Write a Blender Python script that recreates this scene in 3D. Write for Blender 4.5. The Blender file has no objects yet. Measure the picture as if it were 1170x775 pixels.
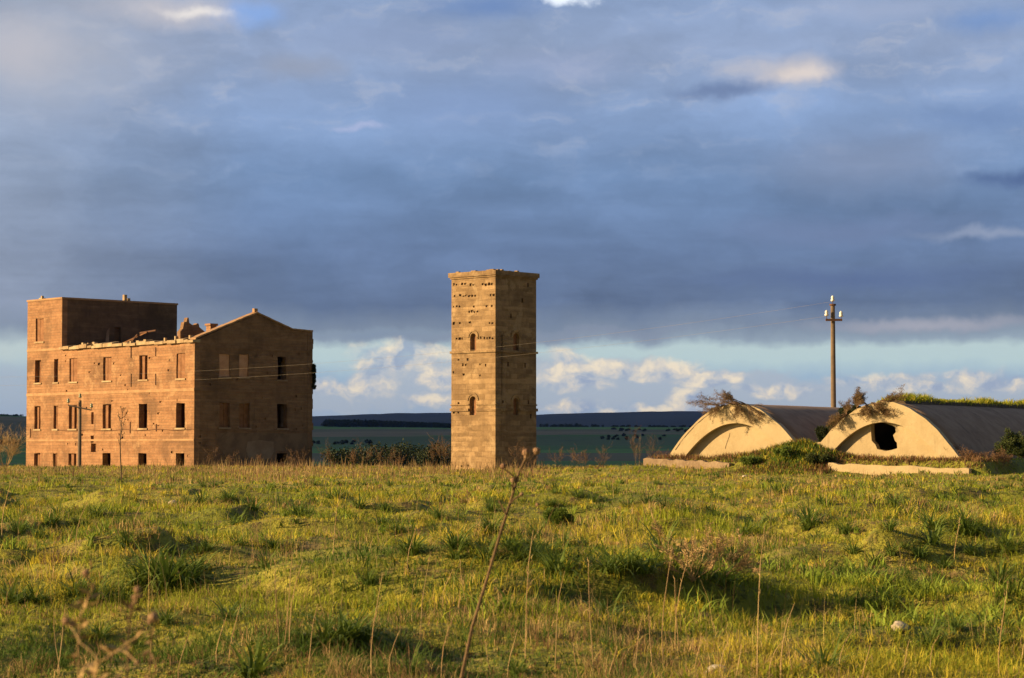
import bpy, bmesh, math, random
import numpy as np
from mathutils import Vector, Matrix

# ------------------------------------------------------------------ camera, sun, sky, exposure
sc = bpy.context.scene
COL = sc.collection
F = 2500.0                        # focal length in photo pixels (1170 px wide)
EYE = 1.7
PITCH = math.atan(124.5 / F)
rad = math.radians

cam_d = bpy.data.cameras.new('camera')
cam = bpy.data.objects.new('camera', cam_d)
COL.objects.link(cam)
cam.location = (0, 0, EYE)
cam.rotation_euler = (math.pi / 2 + PITCH, 0, 0)
cam_d.sensor_width = 36
cam_d.lens = F / 1170 * 36
cam_d.clip_start = 0.1
cam_d.clip_end = 60000
cam_d.dof.use_dof = True
cam_d.dof.focus_distance = 110
cam_d.dof.aperture_fstop = 9
sc.camera = cam

SUN_EL = rad(18.0)
SUN_AZ = rad(261.0)               # clockwise from +Y
SUN_TO = Vector((math.sin(SUN_AZ) * math.cos(SUN_EL), math.cos(SUN_AZ) * math.cos(SUN_EL), math.sin(SUN_EL)))
sl = bpy.data.lights.new('sun', 'SUN')
sl.energy = 5.0
sl.angle = rad(0.5)
sl.color = (1.0, 0.70, 0.36)
so = bpy.data.objects.new('sun', sl)
COL.objects.link(so)
so.rotation_euler = SUN_TO.to_track_quat('Z', 'Y').to_euler()

vs = sc.view_settings
vs.view_transform = 'Standard'
vs.look = 'None'
vs.exposure = 0.98
vs.gamma = 1
vs.use_curve_mapping = False
SKY_K = 11.6 / 2 ** vs.exposure   # cloud colours are given as they look in the picture


def lin(r, g, b):
    o = []
    for c in (r, g, b):
        c /= 255.0
        o.append(c / 12.92 if c <= 0.04045 else ((c + 0.055) / 1.055) ** 2.4)
    return tuple(o)


class NT:
    """small node-tree writer"""
    def __init__(s, tree):
        s.t = tree
        tree.nodes.clear()

    def n(s, typ, ins=None, **props):
        nd = s.t.nodes.new(typ)
        for k, v in props.items():
            setattr(nd, k, v)
        for k, v in (ins or {}).items():
            s.put(nd.inputs[k], v)
        return nd

    def put(s, sock, v):
        if isinstance(v, bpy.types.NodeSocket):
            s.t.links.new(v, sock)
        else:
            if sock.type == 'RGBA' and isinstance(v, tuple) and len(v) == 3:
                v = (*v, 1)
            sock.default_value = v

    def m(s, op, a, b=0.0, c=0.0, clamp=False):
        nd = s.n('ShaderNodeMath', operation=op, use_clamp=clamp)
        for i, v in enumerate((a, b, c)):
            s.put(nd.inputs[i], v)
        return nd.outputs[0]

    def v(s, op, a, b=(0, 0, 0), scale=None):
        nd = s.n('ShaderNodeVectorMath', operation=op)
        s.put(nd.inputs[0], a)
        s.put(nd.inputs[1], b)
        if scale is not None:
            s.put(nd.inputs[3], scale)
        return nd.outputs['Value'] if op in ('LENGTH', 'DOT_PRODUCT', 'DISTANCE') else nd.outputs[0]

    def mix(s, fac, a, b, mode='MIX'):
        nd = s.n('ShaderNodeMix', data_type='RGBA', blend_type=mode)
        s.put(nd.inputs[0], fac)
        s.put(nd.inputs[6], a)
        s.put(nd.inputs[7], b)
        return nd.outputs[2]

    def ss(s, x, lo, hi, a=0.0, b=1.0):
        nd = s.n('ShaderNodeMapRange', interpolation_type='SMOOTHSTEP')
        for i, q in enumerate((x, lo, hi, a, b)):
            s.put(nd.inputs[i], q)
        return nd.outputs[0]

    def noise(s, vec, scale=1.0, detail=4.0, rough=0.5, dist=0.0, out=0):
        nd = s.n('ShaderNodeTexNoise', ins={'Vector': vec, 'Scale': scale, 'Detail': detail, 'Roughness': rough, 'Distortion': dist})
        return nd.outputs[out]

    def ramp(s, fac, stops, interp='LINEAR'):
        nd = s.n('ShaderNodeValToRGB')
        nd.color_ramp.interpolation = interp
        el = nd.color_ramp.elements
        while len(el) < len(stops):
            el.new(0.5)
        for e, (p, c) in zip(el, stops):
            e.position = p
            e.color = (*c, 1)
        s.put(nd.inputs[0], fac)
        return nd.outputs[0]


def make_world():
    w = bpy.data.worlds.new('World')
    sc.world = w
    w.use_nodes = True
    t = NT(w.node_tree)
    D = t.n('ShaderNodeTexCoord').outputs['Generated']
    sp = t.n('ShaderNodeSeparateXYZ', {0: D})
    x, y, z = sp.outputs
    az = t.m('ARCTAN2', x, y)
    el = t.m('ARCSINE', z)
    # sky position in hundredths of the picture's pixels: az to the right of x=585, el above the horizon
    qx = t.m('MULTIPLY_ADD', az, F / 100, 5.85)
    qy = t.m('MULTIPLY', el, F / 100)
    q = t.n('ShaderNodeCombineXYZ', {0: qx, 1: qy}).outputs[0]
    wn = t.noise(q, 1.2, 6, 0.6, out=1)
    qw = t.v('ADD', q, t.v('MULTIPLY', t.v('SUBTRACT', wn, (0.5, 0.5, 0.5)), (1.25, 0.42, 0)))
    sq = t.n('ShaderNodeSeparateXYZ', {0: qw})
    # cloud deck seen as a flat sheet overhead: features shrink towards the horizon
    zc = t.m('ADD', t.m('MAXIMUM', z, 0.0), 0.035)
    pl = t.n('ShaderNodeCombineXYZ', {0: t.m('DIVIDE', x, zc), 1: t.m('DIVIDE', y, zc)}).outputs[0]
    big = t.noise(pl, 0.55, 6, 0.52, 0.3)
    fine = t.noise(t.v('ADD', pl, (7.3, 2.1, 0)), 1.7, 7, 0.55, 0.4)
    stops = [(512, (150, 166, 186)), (475, (156, 171, 190)), (435, (152, 175, 194)), (412, (176, 196, 199)), (398, (177, 196, 198)),
             (388, (142, 158, 172)), (372, (118, 132, 152)), (345, (95, 112, 141)), (290, (98, 118, 151)),
             (205, (106, 131, 167)), (130, (126, 149, 185)), (60, (137, 154, 184)), (0, (128, 148, 181))]
    base = t.ramp(t.m('DIVIDE', sq.outputs[1], 5.2), [((512 - p) / 520, lin(*c)) for p, c in stops])
    # greyer, flatter cloud to the left
    lft = t.m('MULTIPLY', t.ss(sq.outputs[0], 3.6, -0.6), t.ss(qy, 1.1, 1.7))
    base = t.mix(t.m('MULTIPLY', lft, 0.6), base, lin(150, 159, 174))
    deck = t.ss(qy, 1.25, 1.75)
    k = t.m('MULTIPLY_ADD', t.m('SUBTRACT', big, 0.5), 0.5, 1.02)
    k2 = t.m('MULTIPLY_ADD', t.m('SUBTRACT', fine, 0.5), 0.26, 1.0)
    bil = t.noise(t.v('MULTIPLY', qw, (0.55, 1.15, 1)), 0.75, 8, 0.56, 0.2)
    bil2 = t.noise(t.v('MULTIPLY', t.v('ADD', qw, (3.1, 8.2, 0)), (0.7, 1.9, 1)), 1.7, 7, 0.6, 0.1)
    k3 = t.m('MULTIPLY_ADD', t.m('SUBTRACT', bil, 0.48), 0.85, 1.0)
    k4 = t.m('MULTIPLY_ADD', t.m('SUBTRACT', bil2, 0.5), 0.36, 1.0)
    kk = t.m('MULTIPLY', t.m('MULTIPLY', k, k2), t.m('MULTIPLY', k3, k4))
    kk = t.m('MULTIPLY_ADD', t.m('SUBTRACT', kk, 1.0), deck, 1.0)
    base = t.v('SCALE', base, scale=kk)
    # warm grey veils where the deck is thin
    up = t.ss(qy, 2.6, 4.4)
    veil = t.m('MULTIPLY', t.ss(bil2, 0.5, 0.72), up)
    base = t.mix(t.m('MULTIPLY', veil, 0.45), base, lin(172, 176, 188))

    def blob(px, py, rx, ry, col, amt, soft=0.0):
        nonlocal base
        d = t.v('LENGTH', t.v('DIVIDE', t.v('SUBTRACT', qw, (px / 100, (512 - py) / 100, 0)), (rx / 100, ry / 100, 1)))
        base = t.mix(t.m('MULTIPLY', t.ss(d, 1.0, soft), amt), base, lin(*col))

    blob(40, 70, 240, 110, (166, 171, 184), 0.7)
    blob(20, 70, 120, 55, (182, 180, 187), 0.7)
    blob(200, 18, 150, 30, (190, 186, 190), 0.8)
    blob(225, 20, 60, 10, (226, 220, 215), 0.8)
    blob(285, 22, 60, 26, (118, 160, 220), 0.7)
    blob(340, 80, 90, 26, (142, 150, 168), 0.7)
    blob(455, 45, 150, 40, (132, 148, 180), 0.5)
    blob(560, 10, 120, 24, (98, 128, 178), 0.7)
    blob(650, 4, 34, 13, (230, 238, 248), 1.0, 0.2)
    blob(640, 75, 120, 28, (150, 162, 192), 0.6)
    blob(900, 90, 95, 26, (198, 190, 188), 0.9)
    blob(920, 94, 45, 14, (222, 208, 198), 0.6)
    blob(830, 108, 85, 13, (104, 122, 158), 0.85)
    blob(1000, 20, 170, 26, (156, 168, 194), 0.6)
    blob(1130, 40, 90, 22, (104, 138, 190), 0.6)
    blob(1165, 6, 40, 12, (150, 200, 245), 0.9)
    blob(540, 120, 170, 60, (134, 158, 200), 0.5)
    blob(990, 190, 200, 60, (136, 147, 172), 0.5)
    blob(1120, 140, 130, 30, (105, 130, 172), 0.6)
    blob(410, 148, 40, 7, (160, 172, 205), 0.9)
    blob(1150, 214, 75, 16, (82, 103, 143), 0.95)
    blob(960, 265, 220, 26, (110, 126, 160), 0.6)
    blob(1130, 275, 120, 10, (140, 152, 176), 0.8)
    blob(960, 320, 260, 22, (88, 106, 144), 0.7)
    blob(1060, 372, 190, 12, (158, 160, 172), 0.9)
    blob(700, 378, 200, 9, (126, 136, 156), 0.7)
    blob(20, 440, 70, 50, (168, 176, 186), 0.6)
    blob(15, 400, 60, 26, (182, 194, 194), 0.8)
    blob(560, 384, 420, 8, (128, 138, 156), 0.7)
    blob(430, 382, 120, 10, (126, 142, 162), 0.8)

    # low cumulus banks near the horizon, lit from the left
    qc = t.v('ADD', q, t.v('MULTIPLY', t.v('SUBTRACT', t.noise(q, 2.2, 4, 0.6, out=1), (0.5, 0.5, 0.5)), (0.35, 0.3, 0)))

    def puff(vec):
        return t.noise(t.v('MULTIPLY', vec, (1.0, 1.25, 1)), 1.6, 7, 0.58, 0.0)
    c1 = puff(qc)
    c2 = puff(t.v('ADD', qc, (-0.12, 0.08, 0)))

    def envelope(spots):
        env = None
        for px, py, rx, ry in spots:
            d = t.v('LENGTH', t.v('DIVIDE', t.v('SUBTRACT', qc, (px / 100, (512 - py) / 100, 0)), (rx / 100, ry / 100, 1)))
            e = t.ss(d, 1.2, 0.1)
            env = e if env is None else t.m('MAXIMUM', env, e)
        return env
    # soft grey-blue bank behind, then the sunlit heaps
    bank = envelope(((480, 440, 130, 46), (600, 440, 90, 44), (700, 440, 150, 44), (820, 450, 160, 36), (1000, 455, 220, 34), (1150, 450, 140, 34), (380, 455, 90, 24), (200, 450, 200, 40)))
    bm = t.m('MULTIPLY', t.ss(t.m('ADD', t.m('MULTIPLY', bank, 0.6), c1), 0.66, 0.86), t.ss(bank, 0.0, 0.25))
    base = t.mix(t.m('MULTIPLY', bm, 0.85), base, lin(166, 176, 188))
    env = envelope(tuple((a, b, c * 1.6, d * 1.45) for a, b, c, d in ((445, 415, 46, 22), (430, 438, 34, 20), (478, 402, 40, 14), (500, 432, 30, 16), (488, 456, 26, 12), (380, 442, 26, 10), (655, 412, 24, 16), (640, 430, 24, 14),
                    (662, 438, 30, 12), (690, 420, 50, 10), (735, 426, 40, 10), (768, 420, 34, 11), (815, 432, 34, 9), (655, 468, 34, 8), (735, 470, 26, 7), (700, 472, 30, 5), (786, 460, 20, 16), (770, 468, 16, 6),
                    (890, 446, 50, 8), (985, 436, 44, 10), (1040, 444, 60, 7), (1140, 436, 50, 12), (1100, 430, 40, 6))))
    mask = t.ss(t.m('ADD', t.m('MULTIPLY', env, 0.5), c1), 0.58, 1.02)
    mask = t.m('MULTIPLY', mask, t.ss(env, 0.0, 0.25))
    sh = t.m('MULTIPLY_ADD', t.m('SUBTRACT', c1, c2), 4.6, 0.5, clamp=True)
    cc = t.ramp(sh, [(0.0, lin(146, 160, 184)), (0.35, lin(182, 186, 192)), (0.7, lin(214, 204, 190)), (1.0, lin(240, 222, 192))])
    base = t.mix(t.m('MULTIPLY', mask, 0.8), base, cc)
    base = t.v('SCALE', base, scale=SKY_K)

    sky = t.n('ShaderNodeTexSky', sky_type='NISHITA', sun_disc=False, sun_elevation=SUN_EL, sun_rotation=SUN_AZ,
              altitude=300, air_density=1.0, dust_density=1.5, ozone_density=1.0).outputs[0]
    # behind the photographer the evening sky is open between broken clouds
    sky = t.v('SCALE', sky, scale=0.5)
    brk = t.m('MULTIPLY', t.ss(big, 0.36, 0.54), t.ss(z, 0.02, 0.2))
    sky = t.mix(t.m('MULTIPLY', brk, 0.85), sky, tuple(c * SKY_K for c in lin(66, 71, 84)))
    front = t.ss(y, -0.15, 0.45)
    colr = t.mix(front, sky, base)
    bg = t.n('ShaderNodeBackground', {'Color': colr, 'Strength': 0.1})
    out = t.n('ShaderNodeOutputWorld', {'Surface': bg.outputs[0]})


make_world()

# ------------------------------------------------------------------ measuring and mesh helpers
CP, SP = math.cos(PITCH), math.sin(PITCH)


def ray(px, py):
    X, Y = (px - 585) / F, (387.5 - py) / F
    return Vector((X, CP - Y * SP, SP + Y * CP))


def P(px, py, depth):
    r = ray(px, py)
    r = r * (depth / r.y)
    return Vector((r.x, r.y, r.z + EYE))


class Plane:
    """vertical wall plane: corner c, horizontal direction d; pixel -> (metres along, height)"""
    def __init__(s, c, d):
        s.c = Vector((c[0], c[1]))
        s.d = Vector(d).normalized()
        s.nv = Vector((-s.d.y, s.d.x))

    def tz(s, px, py):
        r = ray(px, py)
        k = s.nv.dot(s.c) / s.nv.dot(Vector((r.x, r.y)))
        p = Vector((r.x * k, r.y * k))
        return (p - s.c).dot(s.d), r.z * k + EYE

    def t(s, px):
        return s.tz(px, 450)[0]

    def at(s, t, z, b=0.0, inn=None):
        p = s.c + s.d * t + (inn * b if inn is not None else Vector((0, 0)))
        return Vector((p.x, p.y, z))


def link(name, me, mats, parent=None):
    o = bpy.data.objects.new(name, me)
    COL.objects.link(o)
    for m in (mats if isinstance(mats, (list, tuple)) else [mats]):
        if m and m.name not in me.materials:
            me.materials.append(m)
    if parent:
        o.parent = parent
    return o


def mk(name, verts, faces, mats, parent=None, smooth=False, midx=None):
    """one mesh object; verts in world metres, shifted to the parent's origin"""
    off = parent_origin(parent)
    me = bpy.data.meshes.new(name)
    me.from_pydata([tuple(Vector(v) - off) for v in verts], [], faces)
    if midx:
        me.polygons.foreach_set('material_index', midx)
    if smooth:
        me.polygons.foreach_set('use_smooth', [True] * len(me.polygons))
    me.update()
    return link(name, me, mats, parent)


def parent_origin(p):
    o = Vector((0, 0, 0))
    while p:
        o += p.location
        p = p.parent
    return o


def tag(o, label=None, cat=None, group=None, kind=None):
    for k, v in (('label', label), ('category', cat), ('group', group), ('kind', kind)):
        if v:
            o[k] = v
    return o


def thing(name, label, cat, loc, group=None):
    o = bpy.data.objects.new(name, None)
    o.empty_display_size = 0.3
    COL.objects.link(o)
    o.location = loc
    return tag(o, label, cat, group)


def dup(root, loc, rz=0.0, s=1.0, label=None):
    r = root.copy()
    COL.objects.link(r)
    r.location = loc
    r.rotation_euler = (0, 0, rz)
    r.scale = (s, s, s)
    if label:
        r['label'] = label
    for ch in root.children:
        c = ch.copy()
        COL.objects.link(c)
        c.parent = r
    return r


class MB:
    """mesh buffer of boxes, tubes, leaves"""
    def __init__(s):
        s.v, s.f, s.mi = [], [], []

    def add(s, vs_, fs, mi=0):
        k = len(s.v)
        s.v += [Vector(a) for a in vs_]
        s.f += [tuple(i + k for i in f) for f in fs]
        s.mi += [mi] * len(fs)

    def hexa(s, p, mi=0):
        s.add(p, [(0, 3, 2, 1), (4, 5, 6, 7), (0, 1, 5, 4), (1, 2, 6, 5), (2, 3, 7, 6), (3, 0, 4, 7)], mi)

    def box(s, c, u, w, h, lu, lw, lh, mi=0):
        """box centred at c (bottom centre), axes u,w horizontal, h up"""
        c, u, w, h = Vector(c), Vector(u), Vector(w), Vector(h)
        a = [c + u * (sx * lu / 2) + w * (sy * lw / 2) for sx, sy in ((-1, -1), (1, -1), (1, 1), (-1, 1))]
        s.hexa(a + [p + h * lh for p in a], mi)

    def tube(s, pts, rads, n=5, mi=0, cap=True):
        pts = [Vector(p) for p in pts]
        k = len(s.v)
        for i, p in enumerate(pts):
            d = (pts[min(i + 1, len(pts) - 1)] - pts[max(i - 1, 0)]).normalized()
            a = d.cross(Vector((0.31, 0.2, 0.93) if abs(d.z) < 0.9 else (1, 0.1, 0))).normalized()
            b = d.cross(a)
            for j in range(n):
                th = 2 * math.pi * j / n
                s.v.append(p + (a * math.cos(th) + b * math.sin(th)) * rads[i])
        for i in range(len(pts) - 1):
            for j in range(n):
                s.f.append((k + i * n + j, k + i * n + (j + 1) % n, k + (i + 1) * n + (j + 1) % n, k + (i + 1) * n + j))
                s.mi.append(mi)
        if cap and n > 2:
            s.f.append(tuple(k + j for j in range(n))[::-1])
            s.f.append(tuple(k + (len(pts) - 1) * n + j for j in range(n)))
            s.mi += [mi, mi]

    def lathe(s, base, prof, n=10, mi=0, axis=Vector((0, 0, 1))):
        base = Vector(base)
        s.tube([base + axis * h for r, h in prof], [max(r, 1e-4) for r, h in prof], n, mi)

    def leaf(s, p, d, w, ln, mi=0, fold=0.0):
        p, d = Vector(p), Vector(d).normalized()
        a = d.cross(Vector((random.uniform(-1, 1), random.uniform(-1, 1), random.uniform(-1, 1)))).normalized() * w / 2
        s.add([p, p + d * ln * 0.45 + a, p + d * ln, p + d * ln * 0.45 - a], [(0, 1, 2, 3)], mi)

    def strap(s, p, az, ln, w, up, droop, mi=0, n=4):
        """arching strap leaf"""
        p = Vector(p)
        h = Vector((math.cos(az), math.sin(az), 0))
        side = Vector((-h.y, h.x, 0))
        k = len(s.v)
        th = up
        q = p.copy()
        for i in range(n + 1):
            ww = w * (1 - (i / n) ** 1.6) * 0.5 + 0.001
            s.v += [q - side * ww, q + side * ww]
            q = q + (h * math.cos(th) + Vector((0, 0, 1)) * math.sin(th)) * (ln / n)
            th -= droop / n
        for i in range(n):
            s.f.append((k + 2 * i, k + 2 * i + 1, k + 2 * i + 3, k + 2 * i + 2))
            s.mi.append(mi)

    def build(s, name, mats, parent=None, smooth=False):
        return mk(name, s.v, s.f, mats, parent, smooth, s.mi)


def poly_prism(outer, holes, to3, th, pockets=()):
    """slab with an outline and holes in (t,z): to3(t,z,b) gives the world point at depth b. pockets = (loop, depth)"""
    bm = bmesh.new()
    loops = [outer] + list(holes) + [p[0] for p in pockets]
    rings = []
    edges = []
    for lp in loops:
        vs_ = [bm.verts.new((t, z, 0)) for t, z in lp]
        rings.append(vs_)
        for i in range(len(vs_)):
            edges.append(bm.edges.new((vs_[i], vs_[(i + 1) % len(vs_)])))
    bmesh.ops.triangle_fill(bm, edges=edges, use_beauty=True, use_dissolve=False)
    bmesh.ops.recalc_face_normals(bm, faces=bm.faces[:])
    bm.verts.index_update()
    front = [tuple(v.index for v in f.verts) for f in bm.faces]
    co = [(v.co.x, v.co.y) for v in bm.verts]
    ring_idx = [[v.index for v in r] for r in rings]
    bm.free()
    # back sheet without pockets
    bm = bmesh.new()
    edges = []
    rb = []
    for lp in [outer] + list(holes):
        vs_ = [bm.verts.new((t, z, 0)) for t, z in lp]
        rb.append(vs_)
        for i in range(len(vs_)):
            edges.append(bm.edges.new((vs_[i], vs_[(i + 1) % len(vs_)])))
    bmesh.ops.triangle_fill(bm, edges=edges, use_beauty=True, use_dissolve=False)
    bm.verts.index_update()
    back = [tuple(v.index for v in f.verts) for f in bm.faces]
    cob = [(v.co.x, v.co.y) for v in bm.verts]
    rbi = [[v.index for v in r] for r in rb]
    bm.free()
    V = [to3(t, z, 0) for t, z in co]
    n0 = len(V)
    V += [to3(t, z, th) for t, z in cob]
    Fc = list(front) + [tuple(i + n0 for i in f) for f in back]
    for ra, rbk in zip(ring_idx, rbi):
        m = len(ra)
        for i in range(m):
            Fc.append((ra[i], ra[(i + 1) % m], rbk[(i + 1) % m] + n0, rbk[i] + n0))
    for (lp, dep), ra in zip(pockets, ring_idx[1 + len(holes):]):
        k = len(V)
        V += [to3(t, z, dep) for t, z in lp]
        m = len(lp)
        for i in range(m):
            Fc.append((ra[i], ra[(i + 1) % m], k + (i + 1) % m, k + i))
        Fc.append(tuple(k + i for i in range(m)))
    return V, Fc


def fix_normals(o):
    bm = bmesh.new()
    bm.from_mesh(o.data)
    bmesh.ops.recalc_face_normals(bm, faces=bm.faces[:])
    bm.to_mesh(o.data)
    bm.free()
    return o


_rr = random.Random(99)


def rect(t0, t1, z0, z1, rag=0.0):
    if rag:
        j = lambda: _rr.uniform(-rag, rag)
        w, h = t1 - t0, z1 - z0
        return [(t0 + j(), z0 + j()), (t0 + w * .5, z0 + j()), (t1 + j(), z0 + j()), (t1 + j(), z0 + h * .35), (t1 + j(), z0 + h * .7), (t1 + j(), z1 + j()),
                (t0 + w * .55, z1 + j()), (t0 + j(), z1 + j()), (t0 + j(), z0 + h * .66), (t0 + j(), z0 + h * .33)]
    return [(t0, z0), (t1, z0), (t1, z1), (t0, z1)]


# ------------------------------------------------------------------ noise and terrain height
def vn(x, y, seed=0):
    x = np.asarray(x, float)
    y = np.asarray(y, float)
    xi, yi = np.floor(x).astype(np.int64), np.floor(y).astype(np.int64)
    fx, fy = x - xi, y - yi
    fx = fx * fx * (3 - 2 * fx)
    fy = fy * fy * (3 - 2 * fy)

    def h(a, b):
        n = (a * 374761393 + b * 668265263 + seed * 1274126177) & 0xFFFFFFFF
        n = ((n ^ (n >> 13)) * 1274126177) & 0xFFFFFFFF
        n = ((n ^ (n >> 16)) * 2246822519) & 0xFFFFFFFF
        return ((n ^ (n >> 15)) & 0xFFFFFF) / float(0xFFFFFF)
    a, b, c, d = h(xi, yi), h(xi + 1, yi), h(xi, yi + 1), h(xi + 1, yi + 1)
    return (a * (1 - fx) + b * fx) * (1 - fy) + (c * (1 - fx) + d * fx) * fy


def sstep(x, lo, hi):
    t = np.clip((np.asarray(x, float) - lo) / (hi - lo), 0, 1)
    return t * t * (3 - 2 * t)


# vaulted store: facade direction, inward direction, reference point under the left arch
VD = Vector((0.84, -0.545)).normalized()
VN = Vector((-VD.y, VD.x))                    # into the building
V_DEPTH = 114.0
VO = Vector(((840 - 585) / F * V_DEPTH, V_DEPTH))
V_BASE = 1.25


def vault_ab(x, y):
    dx, dy = x - VO.x, y - VO.y
    return dx * VD.x + dy * VD.y, dx * VN.x + dy * VN.y


PROF_Y = [-60, 20, 110, 165, 190, 225, 300, 420, 700, 1100, 1600, 2100, 3000, 3800, 4600, 5400, 6400, 9000, 14000]
PROF_Z = [0.0, 0.0, 0.02, 0.02, -0.1, -0.9, -7, -11, -18, -18, -11, -5, 13, 30, 44, 48, 30, 30, 30]


def gz(x, y):
    x = np.asarray(x, float)
    y = np.asarray(y, float)
    z = np.interp(y, PROF_Y, PROF_Z)
    near = 1 - sstep(y, 190, 330)
    amp = 0.45 + 0.55 * (1 - sstep(y, 55, 105))
    hum = 0.46 * (vn(x / 3.6, y / 3.0, 1) - 0.5) + 0.36 * (vn(x / 1.5 + 9, y / 1.2, 2) - 0.5) + 0.17 * (vn(x / 0.6, y / 0.55, 3) - 0.5)
    hum = hum + 0.13 * sstep(vn(x / 7.0 + 3, y / 3.8, 4), 0.50, 0.57) * sstep(y, 14, 20)
    hum = hum + 0.25 * sstep(vn(x / 3.4 + 17, y / 1.9, 9), 0.52, 0.60) * sstep(y, 13, 18)
    hum = hum + 0.25 * (vn(x / 16.0, y / 14.0, 6) - 0.5)
    z = z + hum * near * amp
    far = sstep(y, 260, 700)
    z = z + far * (10 * (vn(x / 900.0, y / 700.0, 7) - 0.5) + 3 * (vn(x / 230.0, y / 210.0, 8) - 0.5))
    z = z + 26 * np.exp(-((x + 1050) / 420) ** 2 - ((y - 4000) / 900) ** 2)
    a, b = vault_ab(x, y)
    z = z + (0.42 - 0.012 * np.clip(a, -8, 18)) * sstep(b, -13, -2.5) * sstep(a, -10, -4) * (1 - sstep(a, 16, 26)) * (1 - sstep(b, 34, 45))
    plat = sstep(a, -4.9, -4.2) * (1 - sstep(a, 13.6, 14.6)) * sstep(b, -1.85, -1.2) * (1 - sstep(b, 34, 40))
    z = z * (1 - plat) + np.maximum(z, 1.1) * plat
    z = z + (0.62 + 0.5 * (vn(a * 0.9, b * 0.9, 15) - 0.3)) * np.exp(-((a - 4.0) / 2.5) ** 2 - ((b + 1.3) / 1.2) ** 2)
    vg = np.exp(-((a - 4.15) / 1.1) ** 4) * sstep(b, 0.3, 0.9) * (1 - sstep(b, 26, 30))
    z = np.maximum(z, 1.1 + 0.75 * vg) * plat + z * (1 - plat)
    return z


def g1(x, y):
    return float(gz(np.array([x]), np.array([y]))[0])


def ground_at(px, py):
    """where the ray through a picture point meets the field"""
    r = ray(px, py)
    d = 6.0 * 1.004 ** np.arange(930)
    k = d / r.y
    zz = gz(r.x * k, d)
    hit = np.nonzero(EYE + r.z * k <= zz)[0]
    i = int(hit[0]) if len(hit) else len(d) - 1
    return Vector((r.x * k[i], d[i], float(zz[i])))


# ------------------------------------------------------------------ materials
def mat(name):
    m = bpy.data.materials.new(name)
    m.use_nodes = True
    return m, NT(m.node_tree)


def finish(t, color, rough=0.9, bump=None, bdist=0.02, bstr=0.5, spec=0.25, trans=None):
    ins = {'Base Color': color, 'Roughness': rough, 'Specular IOR Level': spec}
    if bump is not None:
        b = t.n('ShaderNodeBump', {'Strength': bstr, 'Distance': bdist, 'Height': bump})
        ins['Normal'] = b.outputs[0]
    p = t.n('ShaderNodeBsdfPrincipled', ins)
    s = p.outputs[0]
    if trans:
        tr = t.n('ShaderNodeBsdfTranslucent', {'Color': color})
        mx = t.n('ShaderNodeMixShader', {0: trans, 1: s, 2: tr.outputs[0]})
        s = mx.outputs[0]
    t.n('ShaderNodeOutputMaterial', {'Surface': s})


def masonry(name, L, R, c0, c1, cm, row=0.26, width=0.55, stain=(0.1, 0.085, 0.06), stain_amt=0.5, pale=None, bands=0.0):
    """coursed block masonry laid along the two wall directions, weathered"""
    m, t = mat(name)
    pos = t.n('ShaderNodeNewGeometry').outputs['Position']
    sp = t.n('ShaderNodeSeparateXYZ', {0: pos})
    h = t.v('DOT_PRODUCT', pos, (L[0] + R[0], L[1] + R[1], 0))
    hz = t.n('ShaderNodeCombineXYZ', {0: h, 1: sp.outputs[2]}).outputs[0]
    br = t.n('ShaderNodeTexBrick', {'Vector': hz, 'Color1': c0, 'Color2': c1, 'Mortar': cm, 'Scale': 1.0,
                                    'Mortar Size': 0.018, 'Mortar Smooth': 0.3, 'Bias': -0.1, 'Brick Width': width, 'Row Height': row})
    n_big = t.noise(pos, 0.35, 5, 0.6)
    n_mid = t.noise(pos, 1.6, 6, 0.62)
    strk = t.noise(t.v('MULTIPLY', hz, (0.28, 2.6, 1)), 1.0, 5, 0.6)       # weathering that follows the courses
    vert = t.noise(t.v('MULTIPLY', hz, (1.7, 0.16, 1)), 1.0, 5, 0.6)       # rain runs down the wall
    c = br.outputs[0]
    c = t.mix(t.ss(n_mid, 0.4, 0.7, 0.0, 0.65), c, tuple(v * 0.62 for v in c0))
    c = t.mix(t.ss(strk, 0.48, 0.72, 0.0, 0.75), c, tuple(min(1, v * 1.25) for v in c1))
    c = t.mix(t.ss(n_big, 0.49, 0.64, 0.0, stain_amt * 0.85), c, stain)
    c = t.mix(t.ss(vert, 0.56, 0.78, 0.0, stain_amt), c, stain)
    if bands:
        zb = t.n('ShaderNodeCombineXYZ', {0: t.m('MULTIPLY', h, 0.05), 1: t.m('SNAP', sp.outputs[2], row)}).outputs[0]
        bn = t.noise(zb, 1.7, 3, 0.7)
        c = t.mix(t.ss(bn, 0.5, 0.66, 0, bands), c, stain)
        c = t.mix(t.ss(bn, 0.46, 0.32, 0, bands), c, tuple(v * 1.3 for v in c1))
    if pale:
        c = t.mix(t.ss(t.noise(pos, 0.55, 6, 0.7, 0.6), 0.55, 0.63, 0.0, 0.65), c, pale)
    sc_ = t.noise(pos, 9.0, 3, 0.6)
    c = t.mix(t.ss(sc_, 0.62, 0.72, 0.0, 0.5), c, tuple(v * 0.5 for v in c0))
    hgt = t.m('ADD', t.m('MULTIPLY', br.outputs['Fac'], -0.8), t.m('ADD', t.m('MULTIPLY', n_mid, 0.8), sc_))
    finish(t, c, 0.93, hgt, 0.05, 0.7)
    return m


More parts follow.
